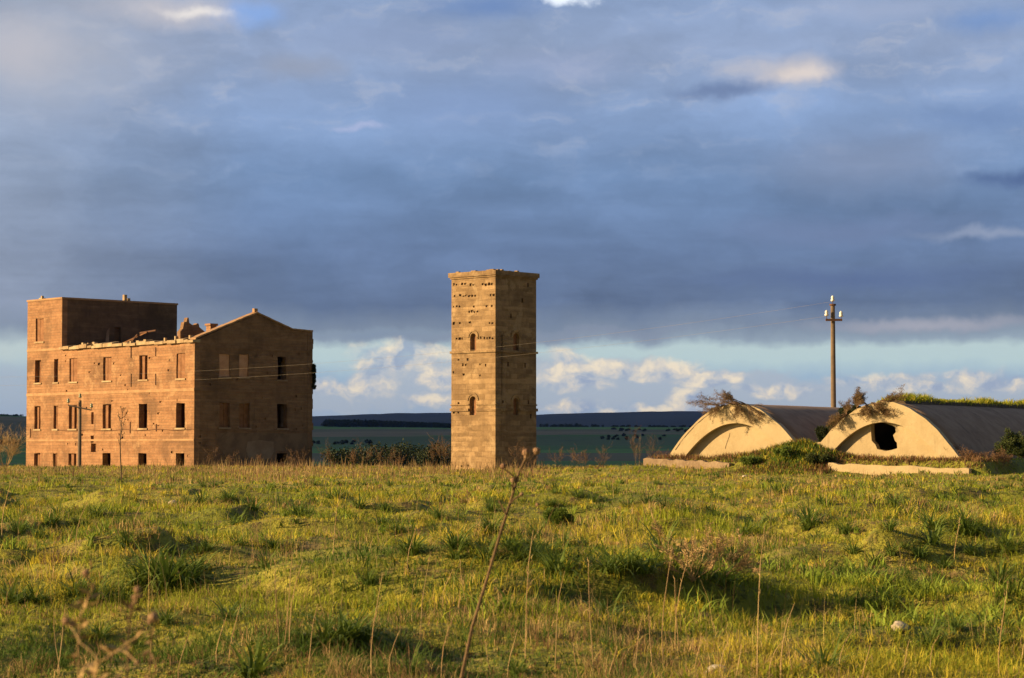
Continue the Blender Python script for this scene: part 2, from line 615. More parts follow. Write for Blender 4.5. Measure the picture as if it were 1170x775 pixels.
def simple(name, c0, c1, scale=3.0, rough=0.9, bump=0.3, bdist=0.02, lo=0.35, hi=0.65, spec=0.25, c2=None):
    m, t = mat(name)
    pos = t.n('ShaderNodeNewGeometry').outputs['Position']
    n = t.noise(pos, scale, 6, 0.62)
    c = t.mix(t.ss(n, lo, hi), c0, c1)
    if c2:
        c = t.mix(t.ss(t.noise(pos, scale * 0.37, 5, 0.7, 0.8), 0.55, 0.68, 0, 0.7), c, c2)
    finish(t, c, rough, t.noise(pos, scale * 4, 4, 0.6), bdist, bump, spec)
    return m


def leafy(name, c0, c1, scale=1.2, trans=0.3):
    m, t = mat(name)
    pos = t.n('ShaderNodeNewGeometry').outputs['Position']
    rnd = t.n('ShaderNodeNewGeometry').outputs['Random Per Island']
    c = t.mix(t.m('ADD', t.m('MULTIPLY', rnd, 0.6), t.m('MULTIPLY', t.noise(pos, scale, 3), 0.4)), c0, c1)
    finish(t, c, 0.7, spec=0.3, trans=trans)
    return m


BL = Vector((-0.69, 0.724)).normalized()      # ruined building: along its lit front, leftwards
BR = Vector((-BL.y, BL.x)) * -1               # along its gable end, rightwards
if BR.x < 0:
    BR = -BR
TL = Vector((-0.737, 0.676)).normalized()     # tower
TR = Vector((0.676, 0.737)).normalized()

M = {}
M['brick'] = masonry('brick', BL, BR, (0.315, 0.161, 0.079), (0.356, 0.195, 0.100), (0.273, 0.171, 0.096), 0.24, 0.5,
                     stain=(0.13, 0.075, 0.042), stain_amt=0.75, pale=(0.40, 0.245, 0.13), bands=0.22)
M['shaded_brick'] = masonry('shaded_brick', BL, BR, (0.241, 0.132, 0.070), (0.272, 0.160, 0.085), (0.217, 0.145, 0.085), 0.24, 0.5,
                           stain=(0.097, 0.060, 0.036), stain_amt=0.7)  # front brick again, darkened: the gable's shade is put into the colour
M['tufa'] = masonry('tufa', TL, TR, (0.225, 0.145, 0.072), (0.36, 0.242, 0.128), (0.285, 0.188, 0.096), 0.36, 0.62,
                    stain=(0.155, 0.098, 0.052), stain_amt=0.7, pale=(0.38, 0.27, 0.15), bands=0.3)
M['dark_brick'] = masonry('dark_brick', BL, BR, (0.155, 0.095, 0.055), (0.185, 0.115, 0.065), (0.14, 0.095, 0.058), 0.24, 0.5,
                           stain=(0.075, 0.05, 0.034), stain_amt=0.8)  # same brick, darker still than the gable, for the block's side wall
M['course'] = simple('course', (0.405, 0.250, 0.132), (0.316, 0.184, 0.096), 1.4, c2=(0.221, 0.132, 0.074))
M['cornice'] = simple('cornice', (0.442, 0.339, 0.206), (0.309, 0.213, 0.118), 1.1, c2=(0.221, 0.147, 0.088))
M['plaster'] = simple('plaster', (0.33, 0.23, 0.15), (0.24, 0.155, 0.095), 1.2)
M['worn_plaster'] = simple('worn_plaster', (0.235, 0.15, 0.088), (0.16, 0.10, 0.06), 0.9, c2=(0.11, 0.072, 0.045), bump=0.6)
M['board'] = simple('board', (0.20, 0.095, 0.045), (0.28, 0.14, 0.07), 2.2)
M['brick_infill'] = simple('brick_infill', (0.48, 0.25, 0.14), (0.58, 0.33, 0.2), 2.2, c2=(0.34, 0.18, 0.1))
M['rust'] = simple('rust', (0.10, 0.055, 0.035), (0.16, 0.08, 0.045), 8)
def old_render():
    m, t = mat('render')
    pos = t.n('ShaderNodeNewGeometry').outputs['Position']
    sp = t.n('ShaderNodeSeparateXYZ', {0: pos})
    hh = t.v('DOT_PRODUCT', pos, (0.84, -0.545, 0))
    hz = t.n('ShaderNodeCombineXYZ', {0: hh, 1: sp.outputs[2]}).outputs[0]
    n1 = t.noise(pos, 0.9, 6, 0.65)
    n2 = t.noise(pos, 4.5, 6, 0.7)
    run = t.noise(t.v('MULTIPLY', hz, (3.2, 0.3, 1)), 1.0, 5, 0.65)
    c = t.mix(t.ss(n1, 0.35, 0.7), (0.47, 0.375, 0.22), (0.40, 0.31, 0.175))
    c = t.mix(t.ss(n2, 0.5, 0.75, 0, 0.4), c, (0.53, 0.44, 0.275))
    c = t.mix(t.ss(run, 0.55, 0.78, 0, 0.5), c, (0.25, 0.185, 0.105))
    c = t.mix(t.ss(t.noise(pos, 2.1, 7, 0.75, 0.6), 0.62, 0.70, 0, 0.45), c, (0.20, 0.15, 0.09))
    c = t.mix(t.ss(t.noise(pos, 14, 3, 0.6), 0.64, 0.74, 0, 0.4), c, (0.2, 0.15, 0.09))
    finish(t, c, 0.93, t.m('ADD', n2, n1), 0.04, 0.5)
    return m


M['render'] = old_render()
M['roof_felt'] = simple('roof_felt', (0.24, 0.155, 0.098), (0.31, 0.21, 0.135), 1.1, c2=(0.155, 0.10, 0.066), bump=0.6)
M['old_stone'] = simple('old_stone', (0.331, 0.245, 0.158), (0.245, 0.173, 0.108), 1.8, c2=(0.144, 0.101, 0.065), bump=0.7, bdist=0.05)
M['concrete'] = simple('concrete', (0.20, 0.145, 0.095), (0.145, 0.108, 0.075), 1.5)
M['grey_pole'] = simple('grey_pole', (0.20, 0.15, 0.115), (0.145, 0.11, 0.085), 1.5)
M['porcelain'] = simple('porcelain', (0.78, 0.76, 0.68), (0.7, 0.68, 0.6), 20, rough=0.25, bump=0.05, spec=0.5)
M['green_glass'] = simple('green_glass', (0.20, 0.24, 0.14), (0.28, 0.3, 0.18), 20, rough=0.3, bump=0.05, spec=0.5)
M['wire'] = simple('wire', (0.42, 0.36, 0.27), (0.34, 0.29, 0.22), 3, rough=0.5)
M['stem'] = simple('stem', (0.20, 0.128, 0.066), (0.125, 0.078, 0.042), 14)
M['straw'] = simple('straw', (0.50, 0.36, 0.17), (0.36, 0.23, 0.11), 3.0)
M['head'] = simple('head', (0.24, 0.135, 0.08), (0.34, 0.215, 0.125), 30)
M['twig'] = simple('twig', (0.155, 0.095, 0.06), (0.235, 0.15, 0.09), 4)
M['dry_leaf'] = leafy('dry_leaf', (0.13, 0.085, 0.04), (0.25, 0.165, 0.07))
M['bush_leaf'] = leafy('bush_leaf', (0.035, 0.055, 0.014), (0.09, 0.115, 0.028))
M['dark_leaf'] = leafy('dark_leaf', (0.016, 0.026, 0.009), (0.04, 0.055, 0.017), trans=0.15)
M['strap_leaf'] = leafy('strap_leaf', (0.07, 0.125, 0.018), (0.19, 0.255, 0.04))
M['red_weed'] = leafy('red_weed', (0.17, 0.085, 0.045), (0.27, 0.16, 0.08))
M['bark'] = simple('bark', (0.09, 0.065, 0.045), (0.14, 0.10, 0.07), 5)
M['stone'] = simple('stone', (0.46, 0.40, 0.31), (0.34, 0.28, 0.2), 6, c2=(0.2, 0.17, 0.11), bump=0.6)
M['white_stone'] = simple('white_stone', (0.7, 0.64, 0.52), (0.55, 0.48, 0.36), 9)
M['earth'] = simple('earth', (0.10, 0.072, 0.043), (0.065, 0.05, 0.03), 3, bump=0.8, bdist=0.05)


def grass_mat():
    m, t = mat('grass_blades')
    c = t.n('ShaderNodeAttribute', attribute_name='blade_colour').outputs[0]
    finish(t, c, 0.75, spec=0.2, trans=0.36)
    return m


M['grass'] = grass_mat()


def ground_mat():
    m, t = mat('field_ground')
    pos = t.n('ShaderNodeNewGeometry').outputs['Position']
    sp = t.n('ShaderNodeSeparateXYZ', {0: pos})
    # the near meadow: moss, low turf and bare earth between the tufts
    n1 = t.noise(pos, 0.55, 6, 0.6)
    n2 = t.noise(pos, 3.2, 6, 0.65)
    c = t.mix(t.ss(n1, 0.35, 0.65), (0.19, 0.21, 0.026), (0.33, 0.30, 0.042))
    c = t.mix(t.ss(n2, 0.50, 0.66, 0, 0.85), c, (0.13, 0.09, 0.042))
    n3 = t.noise(pos, 7.0, 5, 0.7)
    c = t.mix(t.ss(n3, 0.52, 0.62, 0, 0.8), c, (0.07, 0.085, 0.018))
    c = t.mix(t.ss(t.noise(pos, 1.3, 5, 0.7), 0.56, 0.66, 0, 0.7), c, (0.26, 0.19, 0.085))
    # the valley: strips of sown, ploughed and fallow land
    vv = t.n('ShaderNodeCombineXYZ', {0: t.m('MULTIPLY_ADD', t.noise(pos, 0.0012, 3), 1.2, t.m('MULTIPLY', sp.outputs[0], 0.0007)),
                                      1: t.m('MULTIPLY_ADD', t.noise(pos, 0.0016, 3, out=0), 0.8, t.m('MULTIPLY', sp.outputs[1], 0.0036))}).outputs[0]
    vo = t.n('ShaderNodeTexVoronoi', {'Vector': vv, 'Scale': 1.0, 'Randomness': 0.9})
    cell = t.n('ShaderNodeSeparateColor', {0: vo.outputs['Color']}).outputs[0]
    f = t.ramp(cell, [(0.0, (0.085, 0.21, 0.016)), (0.34, (0.05, 0.125, 0.010)), (0.5, (0.19, 0.14, 0.065)), (0.62, (0.12, 0.105, 0.04)),
                      (0.75, (0.07, 0.18, 0.014)), (0.9, (0.06, 0.10, 0.018))], 'CONSTANT')
    f = t.mix(t.ss(t.noise(pos, 0.012, 5, 0.65), 0.35, 0.7, 0, 0.45), f, (0.045, 0.075, 0.016))
    f = t.mix(t.ss(t.noise(t.v('MULTIPLY', pos, (0.004, 0.02, 0.01)), 1.0, 5, 0.7), 0.58, 0.66, 0, 0.8), f, (0.022, 0.03, 0.016))
    c = t.mix(t.ss(sp.outputs[1], 240, 420), c, f)
    finish(t, c, 0.95, t.m('ADD', n2, t.m('MULTIPLY', n3, 0.7)), 0.12, 0.9)
    return m


M['ground'] = ground_mat()
M['hill'] = simple('hill', (0.018, 0.026, 0.02), (0.035, 0.042, 0.03), 0.002, bump=0.0)


# ------------------------------------------------------------------ ground sheet and hills
def make_ground():
    ys = [-20, -8, 0, 3]
    y = 5.0
    while y < 230:
        ys.append(y)
        y += 0.3 if 98 < y < 122 else y * 0.0068
    while y < 13500:
        ys.append(y)
        y *= 1.035
    ys = np.array(ys)
    u = np.concatenate([np.linspace(-0.62, -0.3, 30)[:-1], np.linspace(-0.3, 0.3, 331), np.linspace(0.3, 0.62, 30)[1:]])
    Y, U = np.meshgrid(ys, u, indexing='ij')
    X = U * (Y + 30)
    Z = gz(X, Y)
    V = np.stack([X, Y, Z], -1).reshape(-1, 3)
    nr, ncol = X.shape
    i = np.arange(nr - 1)[:, None] * ncol + np.arange(ncol - 1)[None, :]
    Fc = np.stack([i, i + 1, i + ncol + 1, i + ncol], -1).reshape(-1, 4)
    o = np_mesh('ground', V, Fc, M['ground'], smooth=True)
    tag(o, kind='structure')


def np_mesh(name, V, Fq, material, smooth=False, cols=None):
    me = bpy.data.meshes.new(name)
    nv, nf, k = len(V), len(Fq), Fq.shape[1]
    me.vertices.add(nv)
    me.vertices.foreach_set('co', np.ascontiguousarray(V, np.float32).ravel())
    me.loops.add(nf * k)
    me.loops.foreach_set('vertex_index', np.ascontiguousarray(Fq, np.int32).ravel())
    me.polygons.add(nf)
    me.polygons.foreach_set('loop_start', np.arange(0, nf * k, k, dtype=np.int32))
    if smooth:
        me.polygons.foreach_set('use_smooth', np.ones(nf, bool))
    if cols is not None:
        at = me.attributes.new('blade_colour', 'FLOAT_COLOR', 'POINT')
        at.data.foreach_set('color', np.ascontiguousarray(cols, np.float32).ravel())
    me.update(calc_edges=True)
    return link(name, me, material)


make_ground()


def make_hills():
    # a long wooded ridge ten kilometres off
    px = np.linspace(-700, 1900, 260)
    top = np.interp(px, [-700, 0, 200, 357, 400, 455, 515, 615, 680, 740, 800, 900, 1200, 1900],
                    [474, 477, 478, 476, 474.5, 472.5, 472.5, 474, 472, 470.5, 470.5, 472, 474, 476])
    top = top + 1.2 * (vn(px / 60, px * 0, 11) - 0.5) + 0.7 * (vn(px / 14, px * 0, 12) - 0.5)
    rows = []
    for dep, fr in ((7600, 0.0), (8400, 0.35), (9200, 0.7), (10000, 1.0), (10800, 0.85), (12500, 0.3)):
        x = (px - 585) / F * dep
        ztop = (512 - top) / F * 10000 + EYE
        rows.append(np.stack([x, np.full_like(x, dep), ztop * fr - (8 if fr == 0 else 0) + 9 * (vn(x / 350, x * 0 + dep, 13) - 0.5) * (0 < fr < 1)], -1))
    V = np.concatenate(rows)
    n = len(px)
    i = np.arange(len(rows) - 1)[:, None] * n + np.arange(n - 1)[None, :]
    Fc = np.stack([i, i + 1, i + n + 1, i + n], -1).reshape(-1, 4)
    tag(np_mesh('hills', V, Fc, M['hill'], smooth=True), kind='structure')


make_hills()


def make_shade_cloud():
    """unseen cloud slab, added and shaped to shade the valley and ridge"""
    k = 9000.0
    base_h = k * math.tan(SUN_EL)
    sx, sy = -SUN_TO.x / math.cos(SUN_EL), -SUN_TO.y / math.cos(SUN_EL)
    V, Fc = [], []
    m = 46
    rings = ((0.90, 0.0), (1.0, 60), (0.93, 150), (0.7, 240), (0.35, 300))
    # outline of the shadow on the ground, moved upwind along the sun's rays
    out = []
    A, B = Vector((-2600, 330)), Vector((2600, 330))
    for i in range(24):
        f = i / 24
        out.append(A.lerp(B, f))
    for i in range(10):
        out.append(Vector((2600, 330)).lerp(Vector((3600, 12800)), i / 10))
    for i in range(12):
        out.append(Vector((3600, 12800)).lerp(Vector((-3400, 12800)), i / 12))
    for i in range(10):
        out.append(Vector((-3400, 12800)).lerp(Vector((-2600, 330)), i / 10))
    rng = random.Random(4)
    cx = sum((p.x for p in out)) / len(out)
    cy = sum((p.y for p in out)) / len(out)
    n = len(out)
    jit = [rng.uniform(0, 160) for _ in out]
    for s, h in rings:
        for p, j in zip(out, jit):
            x, y = cx + (p.x - cx) * s, cy + (p.y - cy) * s
            y = max(y, 330 + j * 0.6) if p.y < 400 else y
            V.append((x - sx * k, y - sy * k, base_h + h + rng.uniform(-15, 15)))
    for r in range(len(rings) - 1):
        for i in range(n):
            Fc.append((r * n + i, r * n + (i + 1) % n, (r + 1) * n + (i + 1) % n, (r + 1) * n + i))
    Fc.append(tuple(range(n))[::-1])
    Fc.append(tuple((len(rings) - 1) * n + i for i in range(n)))
    m_, t = mat('cloud')
    finish(t, (0.8, 0.8, 0.82), 1.0, spec=0.0)
    tag(mk('shade_cloud', V, Fc, m_, smooth=True), kind='structure')


make_shade_cloud()


def make_haze():
    mb = MB()
    mb.hexa([Vector(p) for p in ((-4200, -60, -45), (4200, -60, -45), (4200, 13400, -45), (-4200, 13400, -45),
                                 (-4200, -60, 235), (4200, -60, 235), (4200, 13400, 235), (-4200, 13400, 235))])
    m, t = mat('haze')
    v = t.n('ShaderNodeVolumePrincipled', {'Color': (0.16, 0.34, 1.0, 1), 'Density': 1.4e-5, 'Anisotropy': 0.1})
    t.n('ShaderNodeOutputMaterial', {'Volume': v.outputs[0]})
    o = mb.build('haze', m)
    tag(o, kind='stuff')


make_haze()


# ------------------------------------------------------------------ ruined building
def make_building():
    D0 = 180.0
    c = ((222 - 585) / F * D0, D0)
    A, B = Plane(c, BL), Plane(c, BR)
    TH = 0.55
    base = -0.4
    tw = A.t(70)                        # where the taller end block begins
    te = A.t(30.5)                      # far left end
    dep = B.t(357)                      # depth of the building
    eave = 0.5 * (A.tz(70, 399)[1] + A.tz(222, 389.5)[1])
    btop = A.tz(50, 341.5)[1] - 0.16
    blkdep = min(dep, Plane(A.at(tw, 0).xy, BR).t(203))
    root = thing('ruined_building', 'roofless three-storey brick farm building with gable end and taller block on its left', 'building',
                 (c[0], c[1], base))

    def pa(t, z, b):
        return A.at(t, z, b, BR)

    def pb(t, z, b):
        return B.at(t, z, b, BL)

    # ---- front wall with its window openings
    cols_full = [(79, 88), (117.5, 127), (158.8, 168.3), (201.4, 211.3)]
    rows_front = []

    def hole(px0, px1, y0, y1, pl):
        t0, z1 = pl.tz((px0 + px1) / 2, y0)
        _, z0 = pl.tz((px0 + px1) / 2, y1)
        ta, tb = sorted((pl.t(px0), pl.t(px1)))
        return (ta, tb, z0, z1)

    def lerp(a, b, f):
        return a + (b - a) * f
    front = []      # main part
    blk = []        # block part
    colsx = [(39.6, 46.6), (61.4, 66.2)] + cols_full
    for (a, b) in colsx:
        f = ((a + b) / 2 - 43) / (206 - 43)
        rws = [(lerp(411.5, 404, f), lerp(437.5, 432.4, f)), (lerp(464, 460.6, f), lerp(490.5, 489, f)), (518, 537.5)]
        for r, (y0, y1) in enumerate(rws):
            h = hole(a, b, y0, y1, A)
            (blk if h[0] > tw else front).append((h, r, a))
    blk.append((hole(40, 49.2, 364, 390.5, A), 3, 40))
    small = [hole(104.5, 107.3, 471, 484.5, A), hole(104, 107.5, 498, 506, A), hole(104.5, 110.5, 506.8, 517, A)]
    rq = random.Random(12)

    def knocks(count, tmax, zmax, avoid):
        out_ = []
        while len(out_) < count:
            t_, z_, w_, h_ = rq.uniform(0.4, tmax - 0.4), rq.uniform(base + 0.9, zmax - 0.6), rq.uniform(0.08, 0.22), rq.uniform(0.06, 0.11)
            if all(t_ + w_ < a[0] - .1 or t_ - w_ > a[1] + .1 or z_ + h_ < a[2] - .25 or z_ - h_ > a[3] + .1 for a in avoid):
                avoid.append((t_ - w_, t_ + w_, z_ - h_, z_ + h_))
                out_.append((rect(t_ - w_, t_ + w_, z_ - h_, z_ + h_, 0.02), rq.uniform(0.04, 0.14)))
        return out_
    V, Fc = poly_prism(rect(0.0, tw, base, eave), [rect(*h[0], 0.035) for h in front], pa, TH, [(rect(*s, 0.03), 0.35) for s in small] + knocks(34, tw, eave, [h[0] for h in front] + list(small)))
    fw = fix_normals(mk('wall', V, Fc, M['brick'], root))
    V, Fc = poly_prism(rect(tw, te, base, btop), [rect(*h[0], 0.035) for h in blk], pa, TH)
    fix_normals(mk('wall', V, Fc, M['brick'], root))
    # ---- gable wall
    ap = B.tz(293, 358.5)
    rs = B.tz(334, 377.5)
    pr = B.tz(357, 379.5)
    gh = []
    for (a, b, y0, y1, kind) in ((250.4, 262.6, 404.8, 430.8, 'brick'), (273, 283.8, 405.2, 431, 'brick'), (317, 327, 407.4, 434, 'open'),
                                 (250.8, 262.8, 460.5, 488.4, 'board'), (273.6, 285.8, 461, 488.8, 'board'), (316.8, 328.6, 462, 489.5, 'open'),
                                 (316.8, 328.6, 517.8, 528, 'open')):
        gh.append((hole(a, b, y0, y1, B), kind))
    outer = [(TH, base), (pr[0] - TH, base), (pr[0] - TH, pr[1]), (rs[0], rs[1]), ap, (TH, eave + (ap[1] - eave) * TH / ap[0])]
    V, Fc = poly_prism(outer, [rect(*h[0], 0.04) for h in gh], pb, TH, knocks(30, pr[0] - 0.7, eave, [h[0] for h in gh]))
    fix_normals(mk('gable_wall', V, Fc, M['shaded_brick'], root))
    # ---- back wall, end wall, inner wall of the block
    bt = pr[1]
    V, Fc = poly_prism(rect(0.0, te, base, bt), [rect(t, t + 0.75, 3.5 + 3.8 * r, 5.4 + 3.8 * r) for t in (3, 7.5, 12, 16) for r in (0, 1)],
                       lambda t, z, b: pa(t, z, dep - TH + b), TH)
    fix_normals(mk('back_wall', V, Fc, M['shaded_brick'], root))
    E = lambda t, z, b: A.at(te - TH + b, z, t, BR)
    V, Fc = poly_prism(rect(TH, dep - TH, base, eave), [], E, TH)
    fix_normals(mk('end_wall', V, Fc, M['brick'], root))
    # block walls above the eaves: side facing the gable, back, far end
    side = Plane(A.at(tw, 0).xy, BR)
    dr = [side.tz(124, 392), side.tz(133, 372)]
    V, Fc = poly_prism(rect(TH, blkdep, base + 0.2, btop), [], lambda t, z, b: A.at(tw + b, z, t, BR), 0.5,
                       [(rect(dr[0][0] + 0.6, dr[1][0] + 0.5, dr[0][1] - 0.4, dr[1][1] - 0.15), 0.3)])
    fix_normals(mk('block_side_wall', V, Fc, M['dark_brick'], root))
    V, Fc = poly_prism(rect(TH, blkdep, eave + 0.003, btop), [], lambda t, z, b: A.at(te - TH + b, z, t, BR), TH)
    fix_normals(mk('block_end_wall', V, Fc, M['brick'], root))
    V, Fc = poly_prism(rect(tw + 0.5, te - TH, eave, btop), [], lambda t, z, b: pa(t, z, blkdep - 0.5 + b), 0.5)
    fix_normals(mk('block_back_wall', V, Fc, M['brick'], root))
    # block flat roof with its rim
    mb = MB()
    cen = A.at((tw + te) / 2, btop, blkdep / 2, BR)
    mb.box(cen, (BL.x, BL.y, 0), (BR.x, BR.y, 0), (0, 0, 1), te - tw + 0.14, blkdep + 0.14, 0.16)
    mb.build('flat_roof', M['course'], root)
    mb = MB()
    for f, w, h in ((0.35, 0.22, 0.3),):
        mb.box(A.at(te - 1.5, btop + 0.155, 0.6, BR), (BL.x, BL.y, 0), (BR.x, BR.y, 0), (0, 0, 1), 0.5, 0.4, 0.16)
        mb.box(A.at(te - 1.5, btop + 0.31, 0.6, BR), (BL.x, BL.y, 0), (BR.x, BR.y, 0), (0, 0, 1), 0.2, 0.2, 0.2)
    mb.build('roof_vent', M['cornice'], root)
    mb = MB()
    q = A.at(tw + 0.3, btop + 0.155, blkdep * 0.55, BR)
    mb.box(q, (BL.x, BL.y, 0), (BR.x, BR.y, 0), (0, 0, 1), 0.3, 0.3, 0.55)
    mb.box(q + Vector((BR.x, BR.y, 0)) * 0.42, (BL.x, BL.y, 0), (BR.x, BR.y, 0), (0, 0, 1), 0.22, 0.22, 0.25)
    mb.build('roof_vent', M['cornice'], root)
    # floors
    for z in (2.15, 5.95, eave - 0.85):
        mb = MB()
        mb.box(A.at(te / 2, z, dep / 2, BR), (BL.x, BL.y, 0), (BR.x, BR.y, 0), (0, 0, 1), te - 2 * TH - 0.01, dep - 2 * TH - 0.01, 0.22)
        mb.build('floor_slab', M['board'], root)
    # interior cross walls: rooms behind the windows
    for t in (5.3, 10.6, 15.2):
        V, Fc = poly_prism(rect(TH, dep - TH, base + 0.3, eave - 0.9), [rect(6.4, 7.4, base + 0.4, 2.0), rect(6.4, 7.4, 2.4, 4.7)],
                           lambda a, z, b: A.at(t + b, z, a, BR), 0.3)
        fix_normals(mk('partition_wall', V, Fc, M['board'], root))
    # boarded and bricked-up openings, sills
    def fill(h, to3, depth, m, name):
        mb = MB()
        t0, t1, z0, z1 = h
        if name != 'shutter':
            t0, t1, z0, z1 = t0 - 0.05, t1 + 0.05, z0 - 0.05, z1 + 0.05
        n = 5
        if name == 'window_boards':
            w = (t1 - t0) / n
            for i in range(n):
                e = 0.012 * ((i * 7) % 3)
                mb.hexa([to3(t0 + w * i + 0.006, z0, depth + e), to3(t0 + w * (i + 1) - 0.006, z0, depth + e),
                         to3(t0 + w * (i + 1) - 0.006, z0, depth + 0.06), to3(t0 + w * i + 0.006, z0, depth + 0.06),
                         to3(t0 + w * i + 0.006, z1, depth + e), to3(t0 + w * (i + 1) - 0.006, z1, depth + e),
                         to3(t0 + w * (i + 1) - 0.006, z1, depth + 0.06), to3(t0 + w * i + 0.006, z1, depth + 0.06)])
        else:
            mb.hexa([to3(t0, z0, depth), to3(t1, z0, depth), to3(t1, z0, depth + 0.2), to3(t0, z0, depth + 0.2),
                     to3(t0, z1, depth), to3(t1, z1, depth), to3(t1, z1, depth + 0.2), to3(t0, z1, depth + 0.2)])
        return fix_normals(mb.build(name, m, root))

    def sill(h, to3, m, par=None):
        mb = MB()
        t0, t1, z0, z1 = h
        a, b = t0 - 0.1, t1 + 0.1
        mb.hexa([to3(a, z0 - 0.14, -0.09), to3(b, z0 - 0.14, -0.09), to3(b, z0 - 0.14, 0.003), to3(a, z0 - 0.14, 0.003),
                 to3(a, z0 - 0.003, -0.09), to3(b, z0 - 0.003, -0.09), to3(b, z0 - 0.003, 0.003), to3(a, z0 - 0.003, 0.003)])
        fix_normals(mb.build('window_sill', m, par or root))
    boarded = {(3, 40): 0.12, (2, 39.6): 0, (0, 79): 0.1, (0, 117.5): 0.16, (0, 201.4): 0.1, (1, 61.4): 0.2, (2, 61.4): 0.2, (0, 61.4): 0.28,
               (2, 39.6): 0.28, (0, 39.6): 0.36}
    for h, r, a in front + blk:
        wb = None
        if (r, a) in boarded:
            wb = fill(h, pa, boarded[(r, a)], M['board'], 'window_boards')
        if r > 0 and r != 2 or r == 0:
            sill(h, pa, M['cornice'], wb)
        # half a shutter left hanging in some openings
        if (r, a) in ((1, 79), (1, 117.5), (2, 79), (0, 158.8), (1, 39.6)):
            t0, t1, z0, z1 = h
            mid = t1 - (t1 - t0) * 0.42
            fill((mid, t1 - 0.01, z0 + 0.02, z1 - 0.02), pa, 0.22, M['board'], 'shutter')
    for h, kind in gh:
        wb = None
        if kind == 'brick':
            wb = fill(h, pb, 0.10, M['brick_infill'], 'window_infill')
        elif kind == 'board':
            wb = fill(h, pb, 0.3, M['board'], 'window_boards')
        if h[2] > 1.5:
            sill(h, pb, M['plaster'], wb)
    # string courses between the storeys
    def band(t0, t1, z, h, to3, m, out=0.04):
        mb = MB()
        mb.hexa([to3(t0, z, -out), to3(t1, z, -out), to3(t1, z, 0.004), to3(t0, z, 0.004),
                 to3(t0, z + h, -out), to3(t1, z + h, -out), to3(t1, z + h, 0.004), to3(t0, z + h, 0.004)])
        fix_normals(mb.build('string_course', m, root))
    zb = A.tz(140, 449.5)[1]
    zc = A.tz(140, 504)[1]
    band(0.0, te, zb, 0.24, pa, M['course'])
    band(0.0, te, zc, 0.16, pa, M['course'], 0.03)
    band(tw + 0.004, te, eave - 0.1, 0.22, pa, M['course'])
    band(0.0, pr[0], zb, 0.2, pb, M['shaded_brick'])
    band(0.0, pr[0], eave - 0.55, 0.16, pb, M['shaded_brick'])
    band(0.6, pr[0], B.tz(290, 493)[1], 0.14, pb, M['shaded_brick'])
    # broken eaves cornice along the lit front
    rng = random.Random(7)
    mb = MB()
    t = -0.12
    up, iu = Vector((0, 0, 1)), 0
    while t < tw - 0.05:
        w = min(rng.uniform(0.5, 1.7), tw - t)
        hh = rng.uniform(0.16, 0.34)
        o = rng.uniform(0.18, 0.32)
        z0 = eave + rng.uniform(-0.02, 0.06)
        mb.hexa([pa(t, z0 - 0.1, -o), pa(t + w - 0.02, z0 - 0.12, -o), pa(t + w - 0.02, z0 - 0.1, TH - 0.05), pa(t, z0 - 0.1, TH - 0.05),
                 pa(t, z0 - 0.1 + hh, -o), pa(t + w - 0.02, z0 - 0.1 + hh + rng.uniform(-.06, .06), -o),
                 pa(t + w - 0.02, z0 + hh, TH - 0.05), pa(t, z0 + hh + rng.uniform(-.08, .1), TH - 0.05)])
        t += w
    for i in range(16):
        t = rng.uniform(0.3, tw - 1)
        mb.box(pa(t, eave + 0.1, rng.uniform(0.1, 0.5)), (BL.x, BL.y, 0), (BR.x, BR.y, 0), (0, 0, 1), rng.uniform(.15, .4), rng.uniform(.15, .4), rng.uniform(.15, .42))
    fix_normals(mb.build('eaves_cornice', M['cornice'], root))
    # coping tiles on the gable slopes
    mb = MB()
    def cope(p, q, n):
        for i in range(n):
            a = [p[0] + (q[0] - p[0]) * (i + e) / n for e in (0.02, 0.98)]
            z = [p[1] + (q[1] - p[1]) * (i + e) / n + rng.uniform(0, 0.03) for e in (0, 1)]
            mb.hexa([pb(a[0], z[0] + 0.004, -0.12), pb(a[1], z[1] + 0.004, -0.12), pb(a[1], z[1] + 0.004, TH + .1), pb(a[0], z[0] + 0.004, TH + .1),
                     pb(a[0], z[0] + 0.14, -0.12), pb(a[1], z[1] + 0.14, -0.12), pb(a[1], z[1] + 0.14, TH + .1), pb(a[0], z[0] + 0.14, TH + .1)])
    cope((0.0, eave + 0.12), ap, 14)
    cope(ap, rs, 9)
    cope(rs, pr, 5)
    mb.box(pb(ap[0], ap[1] + 0.1, 0.2), (BL.x, BL.y, 0), (BR.x, BR.y, 0), (0, 0, 1), 0.3, 0.35, 0.34)
    fix_normals(mb.build('gable_coping', M['course'], root))
    # chimney stump and broken inner walls standing above the eaves
    inner = Plane(A.at(2.6, 0, 0).xy, BR)
    jag = [(206, 390), (206, 379), (209, 375.5), (210.5, 368), (213, 368), (214.3, 363), (215.6, 363.2), (216.4, 369), (220, 371.5), (224, 371), (225.5, 369.5), (227, 370), (228, 374), (234, 379), (238, 390)]
    lp = [inner.tz(px, py) for px, py in jag]
    lp = [(t, max(z, eave - 0.7)) if i not in (0, len(lp) - 1) else (t, eave - 0.62) for i, (t, z) in enumerate(lp)]
    V, Fc = poly_prism(lp, [], lambda t, z, b: inner.at(t, z, b, BL), 0.45)
    fix_normals(mk('broken_wall', V, Fc, M['shaded_brick'], root))
    ch = Plane(A.at(0, 0, 0).xy + BR * 3.2, BL)
    (t0, z1), (t1, z0) = ch.tz(242.5, 370.5), ch.tz(231.5, 392)
    mb = MB()
    cc = ch.at((t0 + t1) / 2, eave - 0.62, 0.4, BR)
    mb.box(cc, (BL.x, BL.y, 0), (BR.x, BR.y, 0), (0, 0, 1), 0.62, 0.62, z1 - eave + 0.52)
